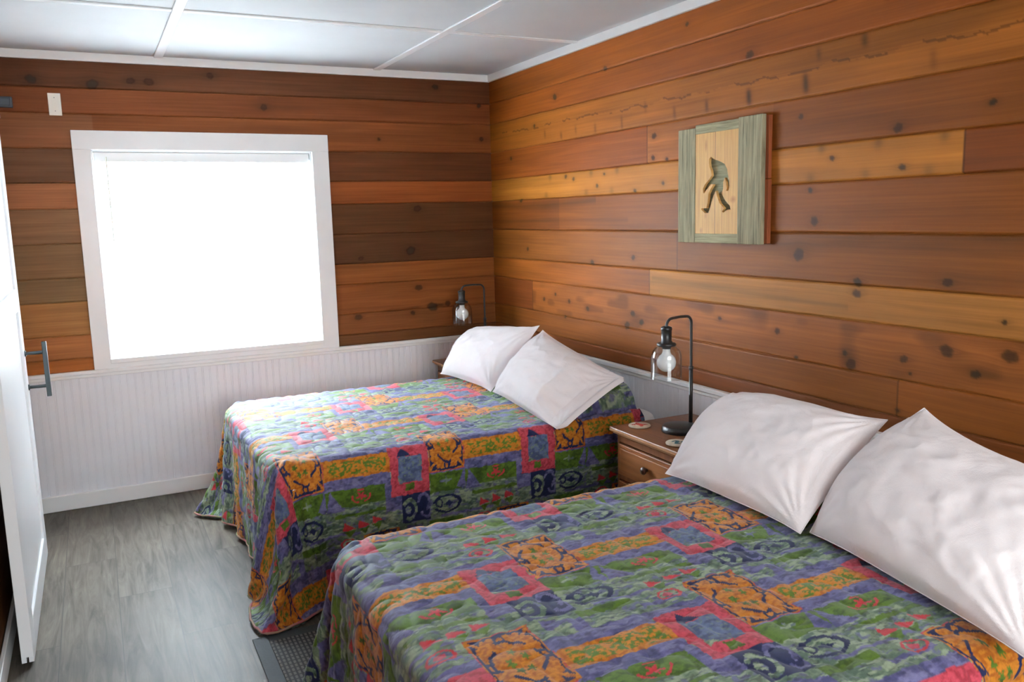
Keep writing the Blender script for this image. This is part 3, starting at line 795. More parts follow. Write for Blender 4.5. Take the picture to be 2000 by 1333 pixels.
def sim_quilt(yc, seed, amp, xhead=-.115, xfoot=-1.905, hw=.705, dropf=.56, drops=.555):
    h = .03
    Lt = xhead - xfoot
    NU = int(round((Lt + dropf) / h)) + 1; NVh = int(round((hw + drops) / h)); NV = 2 * NVh + 1
    u = np.arange(NU) * h; v = (np.arange(NV) - NVh) * h
    U, V = np.meshgrid(u, v, indexing='ij')
    AV = np.abs(V); sg = np.sign(V)
    x = xhead - U; y = yc - V
    du = np.clip(U - Lt, 0, None); dv = np.clip(AV - hw, 0, None)
    cx_, cy_ = np.minimum(U, Lt), np.minimum(AV, hw)
    topz = TOPZ + hump(xhead - cx_, yc - cy_ * sg, yc, amp) + .008 * (fbm(U * 2.2, V * 2.2, seed) - .5)
    # starting shape: a skirt hanging close round a rounded corner, eased in at the corners
    R0 = .16
    pu, pv = np.clip(U - (Lt - R0), 0, None), np.clip(AV - (hw - R0), 0, None)
    rho = np.hypot(pu, pv); phi = np.arctan2(pv, pu + 1e-12)
    s_ = np.clip(rho - R0, 0, None); fl = .09 + .12 * np.sin(2 * phi) ** 2
    lat_ = np.minimum(rho, R0) + fl * s_ + .004 * np.sin(phi * 9 + 1) * s_
    x = xhead - np.minimum(U, Lt - R0) - lat_ * np.cos(phi)
    y = yc - sg * (np.minimum(AV, hw - R0) + lat_ * np.sin(phi))
    z = topz - s_ * np.sqrt(1 - fl ** 2)
    z = np.maximum(z, .02)
    rng = np.random.RandomState(seed)
    X = np.stack([x, y, z], -1)
    goal = X.reshape(-1, 3).copy()
    fixed = (U < Lt - .05) & (AV < hw - .05)
    rc = .54   # rounded quilt corners at the foot
    cu, cv = u[-1] - rc, v[-1] - rc
    sd = np.where((U > cu) & (AV > cv), np.hypot(U - cu, AV - cv) - rc, np.maximum(U - u[-1], AV - v[-1]))
    ok = (sd < .035).ravel()
    free = ~fixed
    X[free] += rng.normal(0, .003, (free.sum(), 3))
    cl = Cloth(X.reshape(-1, 3), None, fixed.ravel())
    idx = np.arange(NU * NV).reshape(NU, NV)
    grid_batches(cl, idx, h, h, ok, 0.0, .8, .5, ref=(goal, 1.0, .30))
    cl.w[~ok] = 0
    x0, x1, y0, y1 = xfoot + .01, .3, yc - hw + .01, yc + hw - .01
    rr = .05; rv = .10
    cxm, cym = (x0 + x1) / 2, (y0 + y1) / 2; hx, hy_ = (x1 - x0) / 2 - rr - rv, (y1 - y0) / 2 - rr - rv
    zt = TOPZ - .004; zc, hz = zt / 2, zt / 2 - rr
    def collide(x, p, w):
        q = x - np.array([cxm, cym, zc]); a = np.abs(q) - np.array([hx, hy_, hz])
        # vertical edges rounded by rv : fold the two horizontal axes into one distance
        lat = np.hypot(np.maximum(a[:, 0], 0), np.maximum(a[:, 1], 0)); inl = np.minimum(np.maximum(a[:, 0], a[:, 1]), 0)
        dl = lat + inl - rv
        az = a[:, 2]
        ol, oz = np.maximum(dl, 0), np.maximum(az, 0)
        l2 = np.hypot(ol, oz); sdist = l2 + np.minimum(np.maximum(dl, az), 0) - rr
        pen = (sdist < 0) & (w > 0)
        if pen.any():
            ln = lat + 1e-9
            dirx = np.where(lat > 1e-6, np.maximum(a[:, 0], 0) / ln, (a[:, 0] >= a[:, 1])); diry = np.where(lat > 1e-6, np.maximum(a[:, 1], 0) / ln, (a[:, 0] < a[:, 1]))
            side = np.where(l2 > 1e-6, ol / (l2 + 1e-9), dl > az); vert = np.where(l2 > 1e-6, oz / (l2 + 1e-9), dl <= az)
            n_ = np.stack([np.sign(q[:, 0]) * dirx * side, np.sign(q[:, 1]) * diry * side, np.sign(q[:, 2]) * vert], 1)
            x[pen] -= n_[pen] * sdist[pen][:, None]
            tv = x[pen] - p[pen]; x[pen] -= tv * .25     # friction
        x[:, 2] = np.where((w > 0) & (x[:, 2] < .014), .014, x[:, 2])
        x[:, 0] = np.minimum(x[:, 0], -.03)
        return x
    for k in range(620):
        cl.step(1 / 240, 9.8, collide, damp=.992 if k < 420 else .95, iters=2)
    return cl.x.reshape(NU, NV, 3), u, v, rc, Lt

# --- the printed patchwork, drawn in flat quilt coordinates (a along the bed towards the head, b across)
PAL = {k: srgb(*c_) for k, c_ in dict(green=(104, 134, 48), green2=(78, 104, 40), lav=(122, 120, 166), lav2=(96, 96, 140), sage=(134, 152, 128), sage2=(104, 126, 108), orange=(214, 142, 48), orange2=(182, 108, 36), navy=(42, 50, 92), pink=(210, 88, 104), pink2=(176, 66, 80), gold=(190, 146, 46), blue=(112, 126, 160), blue2=(86, 98, 132), red=(206, 70, 78), pale=(172, 188, 160), palel=(156, 154, 192)).items()}
PAL = {k: c_ ** 1.12 * .70 for k, c_ in PAL.items()}

def draw_print(a, b, seed=0):
    """a increases towards the head (x), b increases towards the viewer (-y); returns linear colours"""
    row = np.floor(b / .47).astype(int)
    bl = b - row * .47
    al = np.mod(a - np.where(row % 2, .31, 0.0), .62)
    j1 = (vnoise(a * 60, b * 60, 11 + seed) - .5); j2 = (vnoise(a * 60 + 9, b * 60 + 5, 13 + seed) - .5)
    wa, wb2 = al + j1 * .006, bl + j2 * .006            # slightly ragged print edges
    sh = a.shape; col = np.empty(sh + (3,))
    stre = fbm(a * 22 + 3, b * 70 + j1 * 2, 21 + seed, 3)           # streaky batik mottling
    blot = fbm(a * 55, b * 75, 23 + seed, 3)
    fine = fbm(a * 110, b * 150, 29 + seed, 2)
    def two(c1, c2, f, lo=.42, hi=.58):
        w = np.clip((f - lo) / (hi - lo), 0, 1)[..., None]
        return PAL[c2] * w + PAL[c1] * (1 - w)
    SAGE = two('sage', 'sage2', stre, .44, .56); SAGE = SAGE * (1 - np.clip((blot - .56) * 6, 0, .75)[..., None]) + PAL['lav'] * np.clip((blot - .56) * 6, 0, .75)[..., None]
    LAV = two('lav', 'lav2', stre, .4, .62)
    GRN = two('green', 'green2', stre, .45, .7)
    ORG = two('orange', 'orange2', fine, .42, .68)
    GOLD = two('gold', 'green', fine, .47, .56)
    PNK = two('pink', 'pink2', fine, .45, .65)
    BLU = two('blue', 'blue2', blot, .42, .6); BLU = BLU * (1 - np.clip((fine - .6) * 5, 0, .6)[..., None]) + PAL['sage'] * np.clip((fine - .6) * 5, 0, .6)[..., None]
    NAVY = np.broadcast_to(PAL['navy'], sh + (3,)) * (0.85 + .3 * fine[..., None])
    RED = np.broadcast_to(PAL['red'], sh + (3,)) * (0.85 + .3 * fine[..., None])
    dk = np.clip((fbm(a * 70 + 31, b * 120, 37 + seed, 2) - .58) * 7, 0, 1)[..., None]
    SAGE = SAGE * (1 - .45 * dk); LAV = LAV * (1 - .40 * dk); GRN = GRN * (1 - .35 * dk)
    lt = np.clip((fbm(a * 34 + 7, b * 110 + j2, 41 + seed, 2) - .57) * 8, 0, .85)[..., None]
    SAGE = SAGE * (1 - lt) + PAL['pale'] * lt; LAV = LAV * (1 - lt * .6) + PAL['palel'] * lt * .6
    col[:] = SAGE
    def put(mask, src): col[mask] = src[mask]
    def rect(a0, a1, b0, b1): return (wa >= a0) & (wa < a1) & (wb2 >= b0) & (wb2 < b1)
    def tri(a0, b0, a1, b1, a2, b2):
        def e(p, q, r_, s_): return (wa - p) * (s_ - q) - (wb2 - q) * (r_ - p)
        e1, e2, e3 = e(a0, b0, a1, b1), e(a1, b1, a2, b2), e(a2, b2, a0, b0)
        return ((e1 >= 0) & (e2 >= 0) & (e3 >= 0)) | ((e1 <= 0) & (e2 <= 0) & (e3 <= 0))
    def ring(ca, cb, ra, rb, t0, ang0=None, ang1=None):
        s, q = (wa - ca) / ra, (wb2 - cb) / rb; r_ = np.hypot(s, q); m_ = np.abs(r_ - 1) < t0
        if ang0 is not None:
            an = np.arctan2(q, s); m_ &= (an > ang0) & (an < ang1)
        return m_
    # ground strips
    put(rect(.165, .62, .085, .120), LAV); put(rect(.165, .445, .085, .137), LAV)
    put(rect(.165, .445, .225, .272), LAV)
    put(rect(.165, .42, .272, .345), GRN)
    put(rect(.42, .46, .272, .40), LAV)
    put(rect(0, .165, .262, .352), LAV); put(tri(.0, .352, .0, .262, .150, .352), GRN); put(tri(.0, .268, .16, .268, .12, .352), GRN)
    put(tri(.185, .272, .165, .36, .245, .36), LAV)
    put(rect(.20, .42, .372, .388), GRN)
    put(rect(.05, .30, .452, .464), LAV)
    put(rect(.30, .46, .0, .030), GRN); put(tri(.20, .0, .30, .03, .20, .05), LAV)
    put(rect(.46, .60, .045, .062), LAV)
    put(rect(.26, .30, .03, .085), LAV)
    # little green and red triangles in a row
    for k_ in range(3):
        p = .235 + k_ * .062; q = .448 - k_ * .006
        put(tri(p, q - .038, p + .045, q - .010, p - .006, q - .002), RED)
        put(tri(p - .006, q, p + .046, q - .006, p + .022, q + .024), GRN)
    # red flower in the green strip + outline flower on sage
    fl = np.hypot((wa - .315) / .030, (wb2 - .305) / .020); an = np.arctan2(wb2 - .305, wa - .315)
    put((fl < .62 + .3 * np.sin(5 * an)), RED)
    put(ring(.315, .305, .040, .026, .10) & (np.sin(an * 3) > -.2), RED)
    put(ring(.56, .032, .032, .022, .14), RED); put(np.hypot((wa - .557) / .014, (wb2 - .032) / .012) < 1, PNK)
    # tiny light stars on the green triangle
    st_ = np.hypot((wa - .075) / .03, (wb2 - .305) / .02); an = np.arctan2(wb2 - .305, wa - .075)
    put((st_ < .35 + .55 * np.abs(np.cos(2 * an)) ** 4), SAGE)
    # orange bar with green scribble
    put(rect(.165, .447, .137, .225), ORG); put(rect(.185, .43, .150, .212) & (fine > .47), GOLD)
    # pink frame with blue heart
    put(rect(.447, .62, .118, .338), PNK)
    put(rect(.482, .586, .170, .286), BLU)
    put(tri(.505, .128, .545, .168, .480, .168), NAVY)
    put(rect(.510, .548, .292, .322), GRN)
    put(tri(.482, .286, .515, .286, .482, .262), SAGE)
    # navy block with pale scroll
    put(rect(.490, .62, .338, .462), NAVY)
    put(rect(.455, .490, .338, .400), LAV)
    put(ring(.525, .405, .028, .040, .22, -2.6, 2.2), SAGE); put(np.hypot((wa - .518) / .013, (wb2 - .405) / .017) < 1, SAGE)
    put(ring(.588, .385, .026, .036, .22, -3.0, 1.2), LAV); put(ring(.600, .425, .020, .024, .25, -1.5, 3.2), LAV)
    # navy oval with leaf on sage
    put(ring(.075, .408, .060, .036, .13, -2.9, 2.7), NAVY)
    s, q = (wa - .085) / .034, (wb2 - .408) / .017
    put((np.abs(s) ** .7 + np.abs(q) ** .7) < 1, NAVY); put(ring(.040, .402, .014, .016, .22), NAVY)
    # the big orange medallion
    md = rect(0, .165, 0, .262); put(md, ORG)
    s = (wa / .165 * 2 - 1); q = (wb2 / .262 * 2 - 1)
    as_, aq = np.abs(s), np.abs(q)
    rr = np.hypot(s, q)
    sup = (as_ ** 2.2 + aq ** 2.2)
    corner = (sup > .86) & (as_ < .92) & (aq < .94) & (np.abs(as_ - aq) > .07) & (np.abs(as_ - aq) < .62)
    corner &= ~((np.hypot(as_ - .78, aq - .55) < .09) | (np.hypot(as_ - .52, aq - .80) < .09))
    put(md & corner, NAVY)
    midl = (np.abs(aq - .93) < .035) & (as_ < .45) & (as_ > .08) | (np.abs(as_ - .91) < .035) & (aq < .42) & (aq > .08)
    put(md & midl, NAVY)
    an = np.arctan2(q, s)
    wob = .66 + .05 * np.cos(4 * an) + .03 * np.sin(6 * an)
    put(md & (np.abs(rr - wob) < .045) & (np.sin(4 * an + .5) > -.80), NAVY)
    for (cs, cq) in ((.0, .80), (.0, -.80), (.78, 0), (-.78, 0)):
        rl = np.hypot((s - cs) / 1.0, (q - cq) / 1.0)
        put(md & (np.abs(rl - .13) < .045) & (rr > .70), NAVY)
    for (cs, cq) in ((-.02, -.30), (.26, -.08), (-.28, .04), (.16, .28), (-.16, .30)):
        an2 = np.arctan2(q - cq, s - cs); put(md & (np.hypot(s - cs, q - cq) < .10 + .035 * np.sin(5 * an2)), GRN)
    put(md & ((as_ > .975) | (aq > .982)), PNK)
    return col

def make_quilt(yc, seed, amp, a_off, b_off, name, label, bed_):
    P, u, v, rc, Lt = sim_quilt(yc, seed, amp)
    F = 8
    Pf = upsample(P, F)
    uf = np.linspace(u[0], u[-1], Pf.shape[0]); vf = np.linspace(v[0], v[-1], Pf.shape[1])
    U, V = np.meshgrid(uf, vf, indexing='ij'); AV = np.abs(V)
    cu, cv = u[-1] - rc, v[-1] - rc
    sd = np.where((U > cu) & (AV > cv), np.hypot(U - cu, AV - cv) - rc, np.maximum(U - u[-1], AV - v[-1]))
    keep = sd <= .0005
    N = grid_normals(Pf)
    if N[N.shape[0] // 3, N.shape[1] // 2, 2] < 0: N = -N; flip = True
    else: flip = False
    # quilting: two families of gently curved stitch lines, puffed between
    wv = .35 * np.sin(V * 2 * math.pi / .17)
    p1 = (U + .8 * V) / .105 + .22 * np.sin((U - V) * 2 * math.pi / .21)
    p2 = (U - .8 * V) / .105 + .22 * np.sin((U + V) * 2 * math.pi / .21 + 1)
    t1, t2 = np.abs(np.sin(math.pi * p1)), np.abs(np.sin(math.pi * p2))
    puff = (np.minimum(t1, 1) * np.minimum(t2, 1)) ** .5
    Pf = Pf + N * (.0066 * puff[..., None] + .0022 * (fbm(U * 14, V * 14, seed + 3) - .5)[..., None])
    # flat print coordinates
    X = -.115 - U; Y = yc - V
    col = draw_print(X - a_off, -Y - b_off, seed)
    me = grid_mesh(name, Pf, col, keep, flip=flip)
    o = link_mesh(name, me, M_quilt, None, label=label, cat='quilt', group='colourful patchwork print quilts')
    # underside
    P2 = upsample(P, 3); N2 = grid_normals(P2); N2 = -N2 if flip else N2
    u2 = np.linspace(u[0], u[-1], P2.shape[0]); v2 = np.linspace(v[0], v[-1], P2.shape[1]); U2, V2 = np.meshgrid(u2, v2, indexing='ij'); A2 = np.abs(V2)
    sd2 = np.where((U2 > cu) & (A2 > cv), np.hypot(U2 - cu, A2 - cv) - rc, np.maximum(U2 - u[-1], A2 - v[-1]))
    me2 = grid_mesh('lining', P2 - N2 * .007, None, sd2 <= .012, flip=not flip)
    link_mesh('lining', me2, M_lining, o)
    # bound hem following the quilt's rounded outline
    path = []
    for uu in np.arange(0, cu, .02): path.append((uu, -v[-1]))
    for t_ in np.linspace(0, math.pi / 2, 16): path.append((cu + rc * math.sin(t_), -cv - rc * math.cos(t_)))
    for vv in np.arange(-cv, cv, .02): path.append((u[-1], vv))
    for t_ in np.linspace(0, math.pi / 2, 16): path.append((cu + rc * math.cos(t_), cv + rc * math.sin(t_)))
    for uu in np.arange(cu, 0, -.02): path.append((uu, v[-1]))
    pts = []
    for (uu, vv) in path:
        i = np.clip((uu - u[0]) / (u[-1] - u[0]) * (Pf.shape[0] - 1), 0, Pf.shape[0] - 1); j = np.clip((vv - v[0]) / (v[-1] - v[0]) * (Pf.shape[1] - 1), 0, Pf.shape[1] - 1)
        pts.append(tuple(Pf[int(round(i)), int(round(j))]))
    bm = bmesh.new(); tube(bm, pts, .005, 8)
    from_bm('bound_hem', bm, M_binding, o, True)
    return o
q1 = make_quilt(YC1, 4, .135, -1.24, 1.735 - .94 * 2, 'quilt', 'patchwork print quilt draped over the far bed in the back corner', bed1)
q2 = make_quilt(YC2, 9, .10, -.848, 3.035 - .94 * 4, 'quilt', 'patchwork print quilt draped over the near bed in the foreground', bed2)

# ------------------------------------------------------------------ pillows
def make_pillow(BL, BR, TR, TL, th, seed, label, floorz, pins=(1, 1, 1, 1), open_end=False, rnd=None, bow=(-.02, -.02, 0, -.02)):
    BL, BR, TR, TL = map(np.array, (BL, BR, TR, TL))
    nu, nv = 37, 27
    Lu = .5 * (np.linalg.norm(BR - BL) + np.linalg.norm(TR - TL)) * 1.02
    Lv = .5 * (np.linalg.norm(TL - BL) + np.linalg.norm(TR - BR)) * 1.045
    hu, hv = Lu / (nu - 1), Lv / (nv - 1)
    a_ = np.linspace(0, 1, nu)[:, None, None]; b_ = np.linspace(0, 1, nv)[None, :, None]
    base = (BL * (1 - a_) + BR * a_) * (1 - b_) + (TL * (1 - a_) + TR * a_) * b_
    nrm = np.cross(BR - BL, TL - BL); nrm /= np.linalg.norm(nrm)
    if nrm[2] < 0: nrm = -nrm
    bulge = (np.sin(np.pi * a_) * np.sin(np.pi * b_)) ** .5
    rng = np.random.RandomState(seed)
    top = base + nrm * bulge * th * .5; bot = base - nrm * bulge * th * .3
    top = top + rng.normal(0, .0015, top.shape); bot = bot + rng.normal(0, .0015, bot.shape)
    # shared rim
    X = [top.reshape(-1, 3)]; it = np.arange(nu * nv).reshape(nu, nv)
    ib = np.full((nu, nv), -1); k = nu * nv; bl = []
    for i in range(nu):
        for j in range(nv):
            rim = i == 0 or j == 0 or j == nv - 1 or (i == nu - 1)
            if rim and not (open_end and i == nu - 1 and 0 < j < nv - 1): ib[i, j] = it[i, j]
            else: ib[i, j] = k; bl.append(bot[i, j]); k += 1
    X = np.vstack([X[0], np.array(bl)])
    fixed = np.zeros(len(X), bool)
    for cnr, pn in zip(((0, 0), (nu - 1, 0), (nu - 1, nv - 1), (0, nv - 1)), pins):
        if pn: fixed[it[cnr]] = True
    cl = Cloth(X, None, fixed)
    ok = np.ones(len(X), bool)
    # the filling: a weak pull towards a plump shape, strong at the rim; the slack cloth creases over it
    A_, B_ = np.meshgrid(np.linspace(-1, 1, nu), np.linspace(-1, 1, nv), indexing='ij')
    prof = np.clip((1 - np.abs(A_) ** 2.6) * (1 - np.abs(B_) ** 2.4), 0, 1) ** .62
    prof *= 1 + .10 * np.sin(A_ * 2.3 + seed) * np.cos(B_ * 1.7 + seed * 2)
    if open_end: prof *= np.clip((.80 - A_) / .35, .12, 1)
    au = (A_ + 1) / 2; bv = (B_ + 1) / 2
    pin = .022
    au2 = au + pin / Lu * 1.0 * (-np.sign(A_)) * np.abs(A_) ** 3 * (1 - np.abs(B_) ** 3)
    bv2 = bv + pin / Lv * 1.0 * (-np.sign(B_)) * np.abs(B_) ** 3 * (1 - np.abs(A_) ** 3)
    au2 = au2 + (-bow[0] * (1 - au) ** 2 + bow[1] * au ** 2) * (1 - B_ ** 2)
    bv2 = bv2 + (-bow[2] * (1 - bv) ** 2 + bow[3] * bv ** 2) * (1 - A_ ** 2)
    if rnd:      # a corner whose filling rounds it off
        k_ = np.clip(1 - np.hypot(au - rnd[0], bv - rnd[1]) / .42, 0, 1) ** 1.5
        au2 = au2 + (.5 - rnd[0]) * .22 * k_; bv2 = bv2 + (.5 - rnd[1]) * .16 * k_
        prof = np.maximum(prof, .0) + .25 * k_ * (1 - np.maximum(np.abs(A_), np.abs(B_)) ** 6)
    G0 = (BL * (1 - au2[..., None]) + BR * au2[..., None]) * (1 - bv2[..., None]) + (TL * (1 - au2[..., None]) + TR * au2[..., None]) * bv2[..., None]
    G = X.copy()
    G[it.ravel()] = (G0 + nrm * (prof * th * .62)[..., None]).reshape(-1, 3)
    gb = (G0 - nrm * (prof * th * .38)[..., None])
    mk = ib != it
    G[ib[mk]] = gb[mk]
    if open_end:
        G[it[-1, 1:-1]] += nrm * .012; G[ib[-1, 1:-1]] -= nrm * .018
    for idx in (it, ib): grid_batches(cl, idx, hu, hv, ok, 0.0, .4, .6, ref=(G, 1.003, 0))
    stiff = np.full(len(X), .06)
    rimm = (np.abs(A_) == 1) | (np.abs(B_) == 1); stiff[it[rimm]] = .22
    cl.x = G.copy() + rng.normal(0, .001, G.shape); cl.w[:] = 1.0
    def collide(x, p, w):
        x += (G - x) * stiff[:, None]
        hz = floorz(x[:, 0], x[:, 1])
        x[:, 2] = np.maximum(x[:, 2], hz)
        x[:, 0] = np.minimum(x[:, 0], -.012)
        return x
    for k_ in range(150):
        cl.step(1 / 120, 3.0, collide, damp=.90, iters=1)
    xt = upsample(cl.x[it], 3); xb = upsample(cl.x[ib], 3)
    nt = grid_normals(xt)
    if (nt.mean((0, 1)) @ nrm) < 0: nt = -nt
    uu_, vv_ = np.meshgrid(np.linspace(0, Lu, xt.shape[0]), np.linspace(0, Lv, xt.shape[1]), indexing='ij')
    # soft creases running in from the corners and the seams
    edge = np.minimum(np.minimum(uu_, Lu - uu_), np.minimum(vv_, Lv - vv_))
    fade = np.clip(edge / .03, 0, 1)
    wr_ = 0
    for (cu_, cv_, amp_) in ((0, 0, 1), (Lu, 0, 1), (0, Lv, .8), (Lu, Lv, 1)):
        rr_ = np.hypot(uu_ - cu_, vv_ - cv_); an_ = np.arctan2(np.abs(vv_ - cv_), np.abs(uu_ - cu_))
        wr_ = wr_ + amp_ * np.sin(an_ * 22 + 2.5 * vnoise(an_ * 3, rr_ * 8, seed)) * np.exp(-rr_ / .14) * np.clip(rr_ / .06, 0, 1)
    ridge = 1 - np.abs(2 * fbm(uu_ * 7 + vv_ * 3, vv_ * 9 - uu_ * 2, seed + 5, 3) - 1)
    disp = fade * (.0052 * wr_ + .016 * (ridge - .7) * np.clip(edge / .12, 0.3, 1))
    if open_end:
        disp = disp + np.where((uu_ > Lu * .86 - .003) & (uu_ < Lu * .86 + .002), -.002, 0)
    xt = xt + nt * disp[..., None]
    me = grid_mesh('pillow', xt); mb = grid_mesh('pillow_back', xb, flip=True)
    bm = bmesh.new(); bm.from_mesh(me); bm.from_mesh(mb)
    bmesh.ops.remove_doubles(bm, verts=bm.verts, dist=.0004)
    if not open_end: bmesh.ops.recalc_face_normals(bm, faces=bm.faces)
    bpy.data.meshes.remove(me); bpy.data.meshes.remove(mb)
    o = from_bm('pillow', bm, M_pillow, None, True, label=label, cat='pillow', group='white bed pillows')
    # seam cord round the closed edges
    rim = [it[0, j] for j in range(nv)] + [it[i, nv - 1] for i in range(1, nu)]
    rim2 = [it[i, 0] for i in range(nu)]
    bm = bmesh.new()
    xt3 = xt
    tube(bm, [tuple(xt3[0, j]) for j in range(0, xt3.shape[1], 2)], .0016, 6)
    tube(bm, [tuple(xt3[i, -1]) for i in range(0, xt3.shape[0], 2)], .0016, 6)
    tube(bm, [tuple(xt3[i, 0]) for i in range(0, xt3.shape[0], 2)], .0016, 6)
    if not open_end: tube(bm, [tuple(xt3[-1, j]) for j in range(0, xt3.shape[1], 2)], .0016, 6)
    from_bm('seam', bm, M_pillow, o, True)
    if open_end:
        bm = bmesh.new(); ii = int(xt.shape[0] * .86)
        tube(bm, [tuple(xt[ii, j]) for j in range(1, xt.shape[1] - 1, 2)], .0014, 6)
        from_bm('cuff_hem', bm, M_pillow, o, True)
    return o
def fz(yc, amp): return lambda x, y: TOPZ + .012 + hump(x, y, yc, amp)
f1, f2 = fz(YC1, .135), fz(YC2, .10)
make_pillow((-.636, -.541, .64), (-.60, -1.175, .64), (-.34, -1.26, .985), (-.40, -.52, .897), .18, 3, 'white pillow on the far bed, the one nearer the window wall', f1, bow=(0, .035, .02, .02))
make_pillow((-.592, -1.182, .64), (-.66, -2.00, .615), (-.28, -1.965, .81), (-.335, -1.285, .963), .18, 5, 'white pillow on the far bed with its open pillowcase end towards the nightstand', f1, open_end=True, bow=(.045, .0, .03, .02))
make_pillow((-.671, -2.80, .64), (-.683, -3.454, .64), (-.33, -3.45, .93), (-.33, -2.73, .92), .17, 8, 'white pillow on the near bed beside the lamp, left one of the pair', f2, rnd=(0, 1), bow=(.03, .02, .02, .02))
make_pillow((-.653, -3.462, .64), (-.80, -4.20, .64), (-.36, -4.20, .90), (-.30, -3.55, .983), .18, 12, 'white pillow on the near bed at the right edge of the view', f2, bow=(.11, 0, .02, -.05))

# ------------------------------------------------------------------ nightstands
def make_nightstand(loc, label, W=.525):
    n_ = empty('nightstand', loc, label=label, cat='nightstand', group='brown wooden nightstands')
    D, H = .43, .635       # along y, along x, height ; local origin = wall-side centre, front towards -x
    def P(name, m, bm, par=n_): return from_bm(name, bm, m, par)
    bm = bmesh.new(); box(bm, -D - .03, -.002, -W / 2, W / 2, H - .020, H, bev=.004); P('tabletop', M_ns, bm)
    bm = bmesh.new(); box(bm, -D - .032, -D - .029, -W / 2 + .004, W / 2 - .004, H - .016, H - .006, bev=.001)
    box(bm, -D - .018, -.004, -W / 2 + .010, W / 2 - .010, H - .030, H - .0205, bev=.003); P('edge_moulding', M_ns_edge, bm)
    bm = bmesh.new()
    box(bm, -D, -.01, -W / 2 + .02, -W / 2 + .038, .03, H - .031, bev=.001); box(bm, -D, -.01, W / 2 - .038, W / 2 - .02, .03, H - .031, bev=.001)
    box(bm, -D + .01, -.01, -W / 2 + .038, W / 2 - .038, .06, .078); box(bm, -.02, -.01, -W / 2 + .038, W / 2 - .038, .078, H - .031)
    box(bm, -D, -D + .018, -W / 2 + .038, W / 2 - .038, H - .066, H - .031); box(bm, -D, -D + .018, -W / 2 + .038, W / 2 - .038, H - .235, H - .215)
    P('cabinet_body', M_ns_v, bm)
    bm = bmesh.new(); box(bm, -D - .012, -D + .006, -W / 2 + .042, W / 2 - .042, H - .211, H - .070, bev=.004)
    box(bm, -D - .016, -D - .010, -W / 2 + .062, W / 2 - .062, H - .192, H - .089, bev=.003)
    dr = P('drawer', M_drawer, bm)
    bm = bmesh.new()
    tmp = bmesh.new(); lathe(tmp, [(0, 0), (.007, 0), (.007, .010), (.015, .014), (.017, .020), (.013, .027), (0, .029)], 20)
    bmesh.ops.rotate(tmp, cent=(0, 0, 0), matrix=Matrix.Rotation(-math.pi / 2, 3, 'Y'), verts=tmp.verts)
    bmesh.ops.translate(tmp, vec=(-D - .016, 0, H - .135), verts=tmp.verts)
    k_ = from_bm('knob', tmp, mat('dark_knob', srgb(60, 38, 26), .35), dr, True); bm.free()
    bm = bmesh.new(); box(bm, -D - .012, -D + .006, -W / 2 + .042, W / 2 - .042, .085, H - .240, bev=.004)
    box(bm, -D - .016, -D - .010, -W / 2 + .075, W / 2 - .075, .125, H - .280, bev=.003); cd = P('cabinet_door', M_drawer, bm)
    tmp = bmesh.new(); lathe(tmp, [(0, 0), (.007, 0), (.007, .010), (.015, .014), (.017, .020), (.013, .027), (0, .029)], 20)
    bmesh.ops.rotate(tmp, cent=(0, 0, 0), matrix=Matrix.Rotation(-math.pi / 2, 3, 'Y'), verts=tmp.verts)
    bmesh.ops.translate(tmp, vec=(-D - .013, W / 2 - .062, .30), verts=tmp.verts)
    from_bm('knob', tmp, bpy.data.materials['dark_knob'], cd, True)
    for xx in (-D + .02, -.03):
        for yy in (-W / 2 + .035, W / 2 - .035):
            bm = bmesh.new(); box(bm, xx - .016, xx + .016, yy - .015, yy + .015, 0, .058, bev=.003); P('leg', M_ns_v, bm)
    return n_
make_nightstand((-.002, -2.378, 0), 'brown wooden nightstand between the two beds, coasters and lamp on top')
make_nightstand((-.030, -.232, 0), 'brown wooden nightstand in the back corner, mostly hidden by the far bed', .40)

